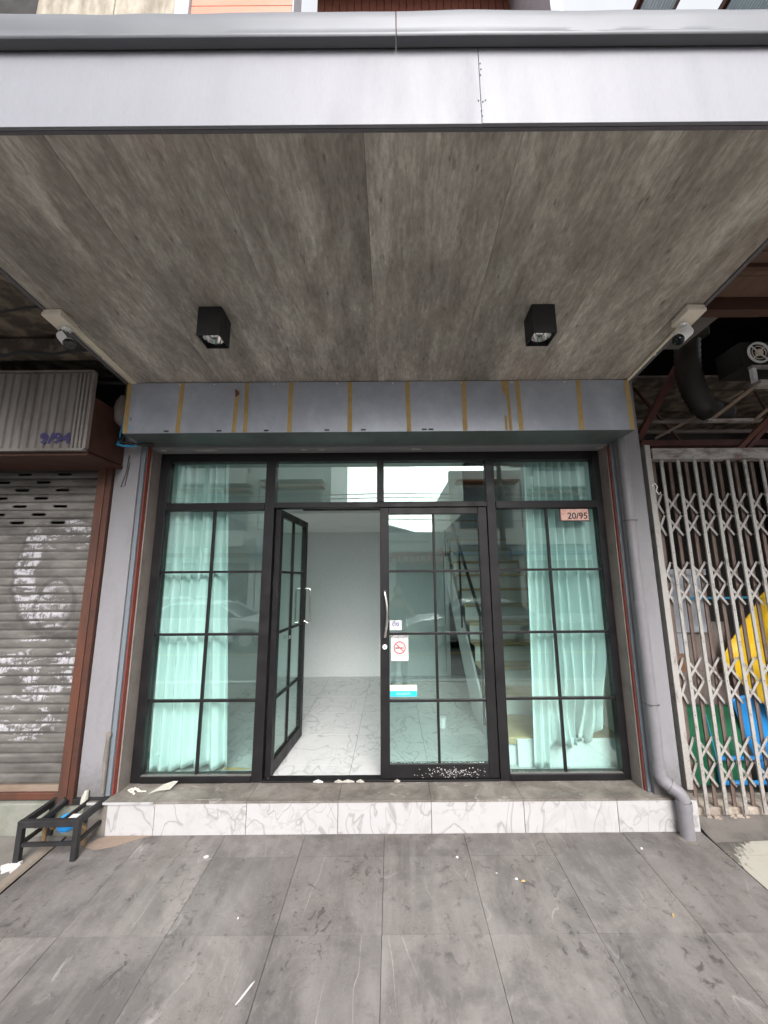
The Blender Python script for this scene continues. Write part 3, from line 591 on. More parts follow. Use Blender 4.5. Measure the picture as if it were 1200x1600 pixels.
# ------------------------------------------------------------------ curtains
def curtain(name, label, x0t, x1t, x0b, x1b, zt, zb, y, folds, seed, hem, bunch=None):
    rr = random.Random(seed); NX, NZ = 130, 60; m = MB(); ph = [rr.uniform(0,6.28) for _ in range(4)]
    for j in range(NZ+1):
        t = j/NZ
        for i in range(NX+1):
            s_ = i/NX; x0 = x0t+(x0b-x0t)*t; x1 = x1t+(x1b-x1t)*t
            ss = s_+.012*math.sin(3*t+ph[0]+s_*5)
            a = .034+.020*(1-t)*.6+.012*math.sin(4.1*s_+ph[1]); 
            w_ = math.sin(2*math.pi*folds*ss+1.4*math.sin(5*ss+ph[2])+.5*math.sin(2*t+ph[3])) + .35*math.sin(2*math.pi*folds*2.3*ss+ph[1]+t)*(1-.6*t)
            yy = y + a*w_
            x = x0+(x1-x0)*(s_+.010*math.sin(2*math.pi*folds*ss*1.0+1.2))
            zz_ = zt+(zb(s_)-zt)*t if callable(zb) else zt+(zb-zt)*t
            if bunch: x, yy, zz_ = bunch(s_, t, x, yy, zz_)
            zz_ += .003*math.sin(2*math.pi*folds*ss)*t
            m.v.append((x, yy, zz_))
    for j in range(NZ):
        for i in range(NX): a = j*(NX+1)+i; m.f.append((a, a+1, a+NX+2, a+NX+1))
    root = thing(name, label, 'curtain', ((x0b+x1b)/2, y, .22))
    o = m.build('drape', 'curtain', root, smooth=True); sd = o.modifiers.new('thick', 'SOLIDIFY'); sd.thickness = .002
    if hem:
        hz = zb if not callable(zb) else None
    return root
c1 = curtain('curtain', 'mint curtain hanging straight behind the left glass panel', -1.90, -1.42, -1.87, -1.275, 2.95, lambda s_: .235+.03*s_-.015*math.sin(9*s_), .365, 6, 11, True)
box('curtain_rod', -1.95, -.9, .36, .385, 2.945, 2.965, 'steel', c1)
def bn(s_, t, x, y, z_):
    u = max(0, (s_-.22)/.78); k = max(0, min(1, (t-.62)/.38)); 
    if s_ > .22:
        tgt = Vector((1.60, y, .46)); z_ = z_*(1-.0) ; lift = k**1.2*(.10*math.sin(math.pi*u)**.5*0+.16*u**.7)
        z_ += lift + .05*k*math.sin(11*u+2*t)*u
        x += k*k*.05*(1-u)*math.sin(6*u) - k*k*.10*u*(1 if u > .6 else .3)
        y += k*.035*math.sin(9*z_+7*u) + .04*k*math.sin(math.pi*u)
    return x, y, z_
c2 = curtain('curtain', 'mint curtain bunched up and tucked near its foot behind the right glass panel', 1.16, 1.72, 1.09, 1.73, 2.95, lambda s_: .225 if s_ < .2 else .30+.06*math.sin(7*s_)+.04*s_, .375, 8, 5, False, bn)
box('curtain_rod', .95, 1.85, .365, .39, 2.945, 2.965, 'steel', c2)
# low white bench behind the right curtain
lb = thing('low_bench', 'low white painted box standing behind the right curtain', 'box', (1.36,.55,ZF))
box('top', .985, 1.83, .424, .438, .40, .415, 'inwall', lb, .003); box('front', .99, 1.825, .425, .433, ZF, .3995, 'inwall', lb, .002); box('side', .99, 1.004, .4335, .4385, ZF, .3995, 'inwall', lb, .002)

# ------------------------------------------------------------------ staircase
stc = thing('staircase', 'closed-riser indoor staircase with varnished wooden treads rising behind the right panel', 'staircase', (1.38,2,ZF))
for k in range(15):
    y = .47 if k == 0 else 1.02+.255*(k-1); zt = ZF+.19*(k+1)
    box('tread', .905, 1.855, y-.028, (1.02 if k == 0 else y+.255), zt-.03, zt, 'treads', stc, .004); box('riser', .915, 1.853, y, y+.014, zt-.19, zt-.0305, 'inwall', stc)
m = MB(); prof = [(.47,ZF),(.47,ZF+.155),(1.0,ZF+.155),(1.02+.255*14, ZF+.19*15-.1),(1.02+.255*14, ZF+.19*15-.45),(1.6,ZF)]
m.extrude_x(prof, .880, .903).build('stringer', 'inwall', stc)
for dx in (0,): MB().tube([(.87,1.0,ZF+1.10),(.87,1.0+.255*13,ZF+1.10+.19*13)], .018, 8).build('handrail', 'black', stc, smooth=True)
for k in (0, 4, 9, 13): MB().tube([(.87,1.02+.255*k,ZF+.19*k+.1),(.87,1.02+.255*k,ZF+.19*k+1.10)], .012, 8).build('baluster', 'black', stc, smooth=True)
bd = thing('loose_board', 'short varnished board leaning on the lowest stair beside the curtain foot', 'board', (1.05,.5,.42))
m = MB().box(.93,1.15,.452,.60,.4025,.420); m.build('plank', 'treads', bd, .003)
tag(MB().tube([(-1.35,.43,.217),(-1.25,.41,.222),(-1.12,.42,.218)], [.004,.009,.003], 6).build('leaf_litter', 'tape'), 'thin strip of yellow litter on the floor behind the left panel', 'litter')
mg = thing('paper_cup', 'small white paper cup standing on the marble floor behind the closed door', 'cup', (.50,1.25,ZF)); MB().tube([(.50,1.25,ZF),(.50,1.25,ZF+.09)], [.028,.038], 16).build('cup_body', 'white', mg, smooth=True); MB().tube([(.50,1.25,ZF+.088),(.50,1.25,ZF+.095)], [.041,.041], 16).build('rim', 'white', mg, smooth=True)

# ------------------------------------------------------------------ soffit lamps
def zsof(y): return cz0+cs*(y-cy0)
def lamp(x, label):
    y0 = -.915; z1 = zsof(y0)-.0; z0 = 3.052; t = thing('ceiling_spotlight', label, 'lamp', (x,y0+.065,z0), 'cube spotlights under the canopy')
    a = .067; w_ = .006; yc = y0+.067
    box('shade_side', x-a, x-a+w_, yc-a, yc+a, z0, z1-.004, 'blackmatt', t, .001); box('shade_side', x+a-w_, x+a, yc-a, yc+a, z0, z1-.004, 'blackmatt', t, .001)
    box('shade_front', x-a+w_, x+a-w_, yc-a, yc-a+w_, z0, z1-.004, 'blackmatt', t); box('shade_back', x-a+w_, x+a-w_, yc+a-w_, yc+a, z0, z1-.004, 'blackmatt', t)
    box('inner_plate', x-a+w_, x+a-w_, yc-a+w_, yc+a-w_, z0+.10, z0+.106, 'blackmatt', t)
    m = MB(); n = 24; rings = [(.058,.022),(.055,.040),(.046,.062),(.030,.080),(.012,.088)]
    for r_, h in rings:
        for k in range(n): q = 6.2832*k/n; m.v.append((x+r_*math.cos(q), yc+r_*math.sin(q), z0+h))
    for i in range(len(rings)-1):
        for k in range(n): a_ = i*n+k; b_ = i*n+(k+1) % n; m.f.append((a_, b_, b_+n, a_+n))
    m.f.append(tuple((len(rings)-1)*n+k for k in range(n))); m.build('reflector', 'chrome', t, smooth=True)
    MB().tube([(x,yc,z0+.05),(x,yc,z0+.085)], [.020,.014], 12).build('bulb', 'white', t, smooth=True)
lamp(-1.035, 'black cube spotlight on the soffit near the left security camera'); lamp(.886, 'black cube spotlight on the soffit near the right security camera')

# ------------------------------------------------------------------ security cameras and trunking
def seccam(x, label, aim, flip):
    y = -.86; zt = zsof(y); t = thing('security_camera', label, 'camera', (x,y,zt-.1), 'security cameras under the canopy')
    m = MB().box(x-.052,x+.052,y-.045,y+.085,0,.018); m.v = [(a,b,c+zsof(b)-.020) for a,b,c in m.v]; m.build('junction_box', 'cream', t, .003)
    m = MB().box(x-.056,x+.056,y-.049,y+.089,0,.022); m.v = [(a,b,c+zsof(b)-.0445) for a,b,c in m.v]; m.build('box_lid', 'cream', t, .004)
    b0 = Vector((x+flip*.01, y+.055, zt-.055)); MB().tube([b0, b0+Vector((0,0,-.018))], [.026,.022], 16).build('mount', 'white', t, smooth=True)
    j = b0+Vector((0,.0,-.040)); MB().tube([b0+Vector((0,0,-.016)), j], .011, 10).build('arm', 'white', t, smooth=True)
    a = Vector(aim).normalized(); c0 = j+Vector((0,0,-.026))-a*.045; c1_ = c0+a*.105
    MB().tube([c0, c0+a*.008, c0+a*.07, c1_], [.022,.032,.033,.033], 20).build('housing', 'white', t, smooth=True)
    MB().tube([c1_+a*.0005, c1_+a*.012, c1_+a*.022], [.0328,.032,.026], 20).build('front_cap', 'lens', t, smooth=True)
    MB().tube([c0+Vector((0,0,.024))-a*.0, c0+a*.12+Vector((0,0,.030))], [.02,.022], 8).build('sunshield', 'lens' if flip > 0 else 'white', t, smooth=True)
seccam(-1.955, 'white bullet security camera on its cream box at the left end of the soffit', (.62,-.22,-.62), 1)
seccam(1.775, 'black-fronted bullet security camera on its cream box at the right end of the soffit', (-.72,-.15,-.60), -1)
def trunking(name, label, xs, y0, y1):
    t = thing(name, label, 'cable trunking', (xs[0],(y0+y1)/2,3.1))
    for x in xs:
        m = MB().box(x-.009,x+.009,y0,y1,0,.014); m.v = [(a,b,c+zsof(b)-.0165) for a,b,c in m.v]; m.build('channel', 'trunk', t, .001)
    m = MB().box(xs[0]-.014,xs[-1]+.014,-.50,-.485,0,.004); m.v = [(a,b,c+zsof(b)-.0210) for a,b,c in m.v]; m.build('clip', 'trunk', t)
trunking('cable_trunking', 'pair of cream trunkings running back from the left security camera', (-1.945,-1.962+.038), -.76, -.20)
trunking('cable_trunking', 'single cream trunking running back from the right security camera', (1.80,), -.76, -.20)

# ------------------------------------------------------------------ downpipe
dp = thing('downpipe', 'grey painted downpipe down the right column, elbowed over the marble step', 'pipe', (1.84,-.02,0))
xp = 1.818; MB().tube([(xp,-.005,2.78),(xp,-.005,1.46)], .034, 16).build('upper_pipe', 'pipe', dp, smooth=True)
MB().tube([(xp,-.005,1.459),(xp,-.005,.38)], .038, 16).build('lower_pipe', 'pipe', dp, smooth=True)
MB().tube([(xp,-.005,1.50),(xp,-.005,1.44)], .041, 16).build('coupling', 'pipe', dp, smooth=True); MB().tube([(xp,-.005,2.50),(xp,-.005,2.455)], .037, 16).build('coupling', 'pipe', dp, smooth=True)
MB().tube([(xp,-.005,.40),(xp,-.005,.345),(xp+.012,-.012,.315),(xp+.05,-.03,.285),(xp+.085,-.048,.262),(xp+.100,-.058,.235),(xp+.103,-.06,.20)], .041, 16).build('elbow', 'pipe', dp, smooth=True)
MB().tube([(xp+.045,-.028,.290),(xp+.058,-.035,.282)], .0455, 16).build('elbow_ring', 'pipe', dp, smooth=True)
MB().tube([(xp+.103,-.06,.215),(xp+.103,-.06,-.003)], .043, 16).build('foot_pipe', 'pipe', dp, smooth=True); MB().tube([(xp+.103,-.06,.215),(xp+.103,-.06,.165)], .047, 16).build('collar', 'pipe', dp, smooth=True)
MB().tube([(xp+.103,-.06,.004),(xp+.103,-.06,-.004)], [.045,.062], 16).build('mortar_ring', 'cement', dp, smooth=True)
for zq in (2.10, .80): MB().tube([(xp-.045,.03,zq),(xp-.03,-.045,zq),(xp+.03,-.045,zq),(xp+.05,.035,zq)], .0022, 6).build('wire_tie', 'mortar', dp)

# ------------------------------------------------------------------ left neighbour: shutter, jamb, apron
XL = -4.6
sh = thing('roller_shutter', 'grey steel roller shutter with faded white graffiti and oval vent slots', 'shutter', (-3.3,.09,.2))
P_ = .065; z0 = .2125+P_
prof = [(0,.004),(-.004,.010),(-.006,.020),(-.006,.046),(-.004,.054),(.002,.058),(.004,.0645),(.008,.0645),(.008,.0005),(.001,.0005)]
k = 0
while z0 + P_*(k+1) <= 2.64:
    zb = z0+P_*k; row = round((2.545-(zb+P_/2))/P_)
    if 0 <= row <= 6:
        if ('sl', row % 2) not in CACHE:
            m = MB(); X0, X1 = XL, -2.285; cs_ = []; c0 = -2.61-(.16 if row % 2 else 0)
            while c0 > XL+.1: cs_.append(c0); c0 -= .32
            cs_ = sorted(cs_); za, zb_ = .021, .043
            m.extrude_x([(0,.004),(-.004,.010),(-.006,za),(.006,za),(.006,.001)], X0, X1)
            m.extrude_x([(-.006,zb_),(-.005,.050),(.002,.058),(.004,.0645),(.008,.0645),(.008,zb_)], X0, X1)
            e = [X0]+[q for c in cs_ for q in (c-.058, c+.058)]+[X1]
            for i in range(0, len(e), 2): m.box(e[i], e[i+1], -.006, .006, za, zb_)
            for c in cs_:
                for q in (-1, 1):
                    for zz_ in (0, 1):
                        zc = za if zz_ == 0 else zb_; zd = 1 if zz_ == 0 else -1
                        m.add([(c+q*.058,-.006,zc),(c+q*.047,-.006,zc),(c+q*.058,-.006,zc+zd*.009),(c+q*.058,.006,zc),(c+q*.047,.006,zc),(c+q*.058,.006,zc+zd*.009)], [(0,1,2),(3,5,4),(1,4,5,2)])
            CACHE[('sl', row % 2)] = m.mesh('slat', 'slat')
        link('slat', CACHE[('sl', row % 2)], (0,.087,zb), sh)
    else:
        if 'slp' not in CACHE: CACHE['slp'] = MB().extrude_x(prof, XL, -2.285).mesh('slat', 'slat')
        link('slat', CACHE['slp'], (0,.087,zb), sh)
    k += 1
box('bottom_bar', XL, -2.285, .07, .11, .235, .275, 'rail', sh, .003); box('bottom_rail', XL, -2.285, .055, .11, .190, .234, 'jamb', sh, .004)
box('backing', XL, -2.2, .16, .2, 0, 3.0, 'dark', sh)
jb = thing('shutter_jamb', 'rusty brown steel jamb between the roller shutter and the lilac-grey column', 'door jamb', (-2.24,.03,.19))
box('front_face', -2.283, -2.222, .005, .09, .18, 2.57, 'jamb', jb, .003); box('side_face', -2.2215, -2.181, .012, .09, .18, 2.57, 'wooddark', jb, .002)
ls = thing('shop_threshold', 'mossy worn concrete threshold below the roller shutter', 'step', (-3.4,.1,0)); 
MAT['mossy'] = worn('mossy_concrete', (.20,.20,.175), (.08,.10,.06), .8, 5, .85, 0, .4); box('threshold', XL, -2.11, .03, .30, -.03, .180, 'mossy', ls, .008)
ap = thing('shutter_housing', 'dirty ribbed metal shutter housing painted with 9/94 above the roller shutter', 'shutter housing', (-3.3,-.15,2.57))
box('back', XL, -2.135, -.338, -.325, 2.58, 3.155, 'ribbed', ap)
k = 0; x = -2.15
while x > XL+.1:
    wd = .020 if k < 3 else .046
    m = MB(); hw = wd/2; m.add([(-hw,0,0),(-hw*.7,-.011,0),(hw*.7,-.011,0),(hw,0,0),(-hw,0,.56),(-hw*.7,-.011,.56),(hw*.7,-.011,.56),(hw,0,.56)],[(0,1,5,4),(1,2,6,5),(2,3,7,6),(0,4,7,3),(0,3,2,1),(4,5,6,7)])
    if ('rib', wd) not in CACHE: CACHE[('rib', wd)] = m.mesh('rib', 'ribbed')
    link('rib', CACHE[('rib', wd)], (x-wd/2,-.3385,2.588), ap); x -= wd+(.008 if k < 3 else .012); k += 1
box('top_trim', XL, -2.125, -.352, -.32, 3.156, 3.172, 'ribbed', ap); box('bottom_trim', XL, -2.125, -.353, -.32, 2.568, 2.586, 'ribbed', ap); box('side_trim', -2.134, -2.118, -.350, -.32, 2.587, 3.155, 'greypanel', ap)
box('side_board', -2.150, -2.122, -.319, .03, 2.575, 2.98, 'wooddark', ap); box('soffit_board', XL, -2.122, -.318, .05, 2.545, 2.567, 'wooddark', ap); box('lintel', XL, -2.181, .00, .10, 2.571, 2.66, 'jamb', ap)
text('painted_number', '9/94', .105, 'violet', (-2.335,-.3505,2.655), ap, bold=.003, xs=1.15)
text('painted_number', '9/94', .105, 'violet', (-2.328,-.3508,2.650), ap, bold=.001, xs=1.12)
# slab above the left neighbour
nl = thing('neighbour_slab', 'dark grimy concrete overhang above the left roller shutter', 'overhang', (-3.3,-.5,3.4))
m = MB(); NX, NY = 30, 26
for j in range(NY+1):
    for i in range(NX+1):
        x = -2.02-2.9*i/NX; y = .35-2.0*j/NY; m.v.append((x, y, 3.42+.035*mn.noise(Vector((x*4,y*4,0)))+.02*mn.noise(Vector((x*13,y*13,1)))))
for j in range(NY):
    for i in range(NX): a = j*(NX+1)+i; m.f.append((a, a+1, a+NX+2, a+NX+1))
n0 = len(m.v); m.v += [(x, y, z+.25) for x, y, z in m.v]; m.f += [tuple(reversed([q+n0 for q in f])) for f in m.f]
for i in range(NX): m.f.append((i, i+1, i+1+n0, i+n0)); a = NY*(NX+1)+i; m.f.append((a, a+1, a+1+n0, a+n0))
for j in range(NY): a = j*(NX+1); m.f.append((a, a+NX+1, a+NX+1+n0, a+n0)); a += NX; m.f.append((a, a+NX+1, a+NX+1+n0, a+n0))
m.build('slab', 'darkslab', nl)
box('back_wall', -4.9, -2.19, .21, .30, 2.6, 3.43, 'dark', nl); box('beam', -4.9, -2.03, -.40, -.30, 3.28, 3.39, 'darkslab', nl)
rr = random.Random(21)
for k, lab in enumerate(['sagging black cable under the left overhang nearest the street','thin black cable under the left overhang passing the hanging loop','black cable low under the left overhang just above the ribbed housing']):
    y = -.9+.32*k; pts = [(-4.6+2.6*i/16, y+.25*i/16*rr.uniform(.6,1.2)*(.6+k*.3)*.5, 3.30-.05*k-.07*math.sin(math.pi*i/16)+.02*mn.noise(Vector((i,k,0)))) for i in range(17)]
    tag(MB().tube(pts, .008+.003*k, 6).build('cable', 'rubber', smooth=True), lab, 'cable', 'cables under the left overhang')
pts = [(-2.62+.07*math.sin(q), -.75, 3.15+.13*math.cos(q)) for q in [6.283*i/18*1.4 for i in range(19)]]
tag(MB().tube(pts, .005, 6).build('cable_loop', 'rubber', smooth=True), 'coiled black cable loop hanging under the left overhang by the camera', 'cable', 'cables under the left overhang')
# grey bundle + blue cable beside the sign box
m = MB(); n = 12
m.tube([(-2.075,-.10,3.10),(-2.085,-.08,3.06),(-2.09,-.06,2.98),(-2.085,-.06,2.90),(-2.075,-.07,2.86)], [.02,.055,.07,.06,.02], 12); m.v = [(a+.012*mn.noise(Vector((a*14,b*14,c*14))), b, c) for a,b,c in m.v]
tag(m.build('wrapped_bundle', 'greypanel', smooth=True), 'grey wrapped cable bundle hanging between the sign box and the wooden housing', 'bundle')
tag(MB().tube([(-2.01,-.12,3.10),(-2.0,-.16,2.98),(-2.02,-.15,2.84),(-2.07,-.10,2.79),(-2.10,-.06,2.76)], .006, 6).build('cable', 'bluecable', smooth=True), 'blue cable curling past the left end of the sign box', 'cable')
tag(MB().tube([(-2.10,-.02,2.80),(-2.08,-.10,2.70),(-2.03,-.11,2.685),(-1.985,-.06,2.70),(-1.97,-.02,2.74)], .009, 6).build('cable', 'bluecable', smooth=True), 'short blue cable loop under the left end of the sign box', 'cable')
tag(MB().tube([(-2.11,.0,2.83),(-2.09,-.08,2.74),(-2.04,-.09,2.72),(-1.99,-.05,2.72),(-1.88,.02,2.735)], .011, 6).build('cable', 'rubber', smooth=True), 'thick black cable loop under the left end of the sign box', 'cable')
tag(MB().tube([(-2.075,.034,2.66),(-2.085,.034,2.52),(-2.115,.034,2.40),(-2.085,.034,2.41),(-2.065,.034,2.60)], .0022, 5).build('wire', 'rubber'), 'thin wire loop hanging on the top of the left column', 'wire')
MB().tube([(-1.998,.035,.60),(-2.0,.032,.45),(-1.998,.035,.24)], [.012,.016,.011], 8).build('plaster_scar', 'cement', bl, smooth=True); disc('bolt', (-2.0,.036,.61), .020, .012, 'greypanel', bl, 10)

# ------------------------------------------------------------------ meter guard and meter
mg = thing('meter_guard', 'small black square-tube steel guard frame straddling the mortar ridge', 'metal frame', (-2.14,-.09,0), rot=(0,0,R(2)), local=True); LOCAL.add(mg.name)
W2, D2, H2, T2 = .185, .10, .215, .032
for sx_ in (-1, 1):
    for sy_ in (-1, 1): 
        x_, y_ = sx_*(W2-T2/2), sy_*(D2+.02)
        g0 = -.010 if sy_ < 0 else .0; box('leg', x_-T2/2, x_+T2/2, y_-T2/2, y_+T2/2, g0-.002, H2-.0385, 'blackmatt', mg, .002)
    box('side_rail', sx_*(W2-T2/2)-.014, sx_*(W2-T2/2)+.014, -D2-.001, D2+.006, H2-.038, H2, 'blackmatt', mg, .002); box('lower_side_bar', sx_*(W2-T2/2)-.009, sx_*(W2-T2/2)+.009, -D2-.004, D2+.004, .070, .090, 'blackmatt', mg)
for sy_ in (-1, 1):
    box('end_rail', -W2, W2, sy_*(D2+.02)-T2/2, sy_*(D2+.02)+T2/2, H2-.038, H2, 'blackmatt', mg, .002)
    box('lower_bar', -W2+T2+.001, W2-T2-.001, sy_*(D2+.02)-.009, sy_*(D2+.02)+.009, .070, .090, 'blackmatt', mg)
for x_ in (-.07, .07): box('cross_bar', x_-.006, x_+.006, -D2-.006, D2+.006, H2-.03, H2-.002, 'blackmatt', mg)
box('paper_scrap', .10, .15, -.11, -.07, H2+.0005, H2+.0015, 'stwhite', mg)
wm = thing('water_meter', 'bright blue water meter on brass fittings inside the black guard frame', 'water meter', (-2.12,-.09,0))
MB().tube([(-2.175,-.09,.115),(-2.15,-.09,.12),(-2.10,-.09,.12),(-2.07,-.09,.118)], [.016,.040,.040,.018], 14).build('body', 'blue', wm, smooth=True)
MB().tube([(-2.125,-.09,.135),(-2.125,-.095,.168)], [.038,.034], 16).build('dial_cap', 'blue', wm, smooth=True); MB().tube([(-2.13,-.105,.085),(-2.13,-.10,.11)], [.012,.02], 10).build('drain_nut', 'blue', wm, smooth=True)
MB().tube([(-2.07,-.09,.118),(-2.045,-.09,.118)], .020, 10).build('coupling_nut', 'blue', wm, smooth=True)
MB().tube([(-2.26,-.09,.02),(-2.26,-.09,.10),(-2.245,-.09,.115),(-2.175,-.09,.115)], .013, 10).build('inlet_pipe', 'brass', wm, smooth=True); MB().tube([(-2.045,-.09,.118),(-2.02,-.09,.115),(-2.00,-.09,.10),(-2.00,-.09,.0)], .013, 10).build('outlet_pipe', 'brass', wm, smooth=True)
MB().tube([(-2.215,-.09,.115),(-2.195,-.09,.115)], .022, 8).build('valve_nut', 'brass', wm, smooth=True)
tag(MB().tube([(-2.22,.0,.225),(-2.35,-.06,.09)], .014, 8).build('black_tube', 'rubber', smooth=True), 'short black tube slanting down from the foot of the rusty jamb', 'tube')
tag(MB().tube([(-2.105,.02,.19),(-2.10,.015,.23),(-2.095,.02,.265)], [.024,.020,.012], 8).build('mortar_lump', 'paper', smooth=True), 'small pale mortar lump at the foot of the left column', 'mortar lump')
m = MB(); rr = random.Random(4); n = 16
ps = [(-2.30+ (.03+.04*rr.random())*math.cos(6.283*k/n)*1.1, -.25+(.015+.035*rr.random())*math.sin(6.283*k/n)) for k in range(n)]
m.add([(a,b,SL*b+.004) for a,b in ps]+[(a,b,SL*b-.02) for a,b in ps], [tuple(range(n))]+[(k,(k+1)%n,(k+1)%n+n,k+n) for k in range(n)])
tag(m.build('plaster_splash', 'stwhite'), 'white plaster splash on the ground at the front foot of the guard frame', 'plaster')
m = MB(); n = 14; ps = [(-1.98,-.10),(-1.90,-.125),(-1.80,-.10),(-1.66,-.02),(-1.62,-.006),(-1.78,-.005),(-1.9,-.006),(-1.95,-.03)]
m.add([(a,b,SL*b+.0035) for a,b in ps]+[(a,b,SL*b-.005) for a,b in ps], [tuple(range(8))]+[(k,(k+1)%8,(k+1)%8+8,k+8) for k in range(8)])
tag(m.build('sand_spill', worn('dry_sand', (.22,.165,.13), (.13,.11,.10), .6, 9, .9)), 'tan sand stain at the left foot of the marble step', 'sand')

# ------------------------------------------------------------------ gate on the right
gt = thing('folding_gate', 'pale weathered folding lattice gate closing the dark shop on the right', 'gate', (2.9,.09,.05))
GY = .087; GX1 = 3.9
def gb(name, p, q, w1, w2, mat='gate', bev=0): return MB().bar(p, q, w1, w2).build(name, mat, gt, bev)
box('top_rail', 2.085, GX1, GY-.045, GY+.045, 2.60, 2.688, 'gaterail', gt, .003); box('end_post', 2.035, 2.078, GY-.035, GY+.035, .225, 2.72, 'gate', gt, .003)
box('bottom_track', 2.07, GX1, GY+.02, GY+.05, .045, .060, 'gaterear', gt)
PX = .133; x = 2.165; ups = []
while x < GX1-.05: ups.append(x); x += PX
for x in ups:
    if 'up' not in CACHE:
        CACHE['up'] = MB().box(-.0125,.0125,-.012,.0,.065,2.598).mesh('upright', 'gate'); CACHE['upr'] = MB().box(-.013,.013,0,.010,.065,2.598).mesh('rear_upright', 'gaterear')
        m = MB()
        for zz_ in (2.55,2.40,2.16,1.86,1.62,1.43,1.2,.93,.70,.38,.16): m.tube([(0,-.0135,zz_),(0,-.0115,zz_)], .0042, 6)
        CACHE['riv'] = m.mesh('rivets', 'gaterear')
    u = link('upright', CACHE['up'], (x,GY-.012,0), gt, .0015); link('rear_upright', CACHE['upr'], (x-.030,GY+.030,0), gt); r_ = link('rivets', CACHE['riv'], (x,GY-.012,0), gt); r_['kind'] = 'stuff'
zr = [(2.247,2.074),(1.708,1.545),(1.007,.848),(.465,.300)]
allx = [2.078]+ups
for (za, zb) in zr:
    for zc in (za, zb):
        h = .080
        for i in range(len(allx)-1):
            a, b = allx[i]+(.0 if i == 0 else .005), allx[i+1]-.012
            for s_ in (1, -1):
                k = ('lat', s_, i == 0, round(b-a,3))
                if k not in CACHE: CACHE[k] = MB().bar((a-(a+b)/2,0,-s_*h),(b-(a+b)/2,0,s_*h),.0165,.003).mesh('lattice_strip', 'gate')
                link('lattice_strip', CACHE[k], ((a+b)/2, GY+(.006 if s_ > 0 else .012), zc), gt)
MB().tube([(2.05,GY-.04,2.38),(2.07,GY-.05,2.40),(2.085,GY-.05,2.37),(2.075,GY-.045,2.34),(2.095,GY-.045,2.31),(2.11,GY-.045,2.33)], .004, 6).build('wire_tie', 'white', gt)
gl = thing('gate_plinth', 'broken brick and mortar sill under the folding gate', 'sill', (3,.2,0))
m = MB(); MAT['rubble'] = worn('broken_mortar', (.36,.31,.26), (.15,.11,.09), .9, 14, .95, 0, .6, lo=.42, hi=.58); box('sill', 2.058, 4.2, .105, .30, -.05, .085, 'rubble', gl, .006)
rr = random.Random(8)
for k in range(26):
    x = rr.uniform(2.1,3.4); s_ = rr.uniform(.008,.022); box('rubble_chip', x-s_, x+s_, .085-.02*rr.random(), .10, .015, .03+s_, 'rubble', gl, .003)
# dirty cement wedge between the step and beige tiles
m = MB(); NX, NY = 20, 14
for j in range(NY+1):
    for i in range(NX+1):
        x = 2.064+1.6*i/NX; y = .10-.20*j/NY*(1-.4*i/NX); t = j/NY; m.v.append((x, y, gz(y)+.045*(1-t)**1.5-.002+.006*mn.noise(Vector((x*12,y*12,0)))*(1-t)))
for j in range(NY):
    for i in range(NX): a = j*(NX+1)+i; m.f.append((a, a+1, a+NX+2, a+NX+1))
n0 = len(m.v); m.v += [(x, y, -.04) for x, y, z in m.v]; m.f += [tuple(reversed([q+n0 for q in f])) for f in m.f]
tag(m.build('cement_wedge', worn('black_grime_cement', (.13,.115,.105), (.05,.045,.04), .8, 9, .8, 0, .5), smooth=True), 'dark grimy cement fillet at the foot of the folding gate', 'cement fillet')
# right neighbour shell
nr = thing('neighbour_shop', 'dark open-fronted shop behind the folding gate with a timber board ceiling', 'building', (3.4,1.5,0))
box('floor', 2.0, 5.5, .301, 4, -.05, .03, 'concrete', nr); box('side_wall', 1.995, 2.03, .35, 4, .031, 5.4, 'greypanel', nr); box('back_wall', 2.0, 5.5, 2.6, 2.7, .031, 5.4, 'dark', nr); box('far_wall', 5.4, 5.5, .3, 4, .031, 5.4, 'dark', nr)
box('roof', 1.995, 5.5, -.68, 4, 5.4, 5.5, 'dark', nr)
for k in range(9):
    y1 = -.80-.17*k; box('ceiling_board', 1.86, 2.75, y1-.165, y1, 3.36, 3.38, 'woodboard', nr); box('ceiling_board', 2.755, 3.7, y1-.165, y1, 3.365, 3.385, 'woodboard', nr)
box('ceiling_joist', 1.86, 3.7, -1.06, -1.03, 3.335, 3.359, 'wooddark', nr); box('ceiling_deck', 1.86, 5.4, -2.4, -.79, 3.387, 3.45, 'dark', nr)
box('front_beam', 1.86, 5.4, -.79, -.72, 3.28, 3.45, 'wooddark', nr, .004); box('front_upstand', 1.86, 5.4, -.71, -.68, 3.34, 5.6, 'dark', nr)
for i, (p, q, w_, mt) in enumerate([((2.10,.25,2.80),(5.0,.25,2.80),.05,'redbeam'),((2.10,.25,2.80),(2.70,.25,3.75),.05,'redbeam'),((2.06,.5,3.10),(5.0,.5,3.10),.025,'greypanel'),((2.06,1.0,3.2),(5.0,1.0,3.2),.03,'greypanel'),((2.3,.3,2.86),(2.95,.1,3.20),.022,'rail'),((2.80,.1,2.60),(3.6,.0,3.45),.030,'redbeam'),((3.15,.12,2.9),(3.22,.10,2.60),.014,'greypanel'),((3.05,.10,3.2),(3.28,.10,2.55),.014,'wooddark'),((3.4,.2,3.1),(3.9,.2,2.7),.016,'rail'),((2.5,1.4,3.5),(5.0,1.4,3.5),.03,'greypanel'),((2.2,.7,3.9),(2.9,.7,2.9),.02,'wooddark')]):
    MB().bar(p, q, w_, w_).build('roof_bar', mt, nr)
for k in range(6): box('roof_sheet', 2.05, 5.3, .5+.3*k, .79+.3*k, 3.55+.03*k, 3.57+.03*k, 'darkslab', nr)
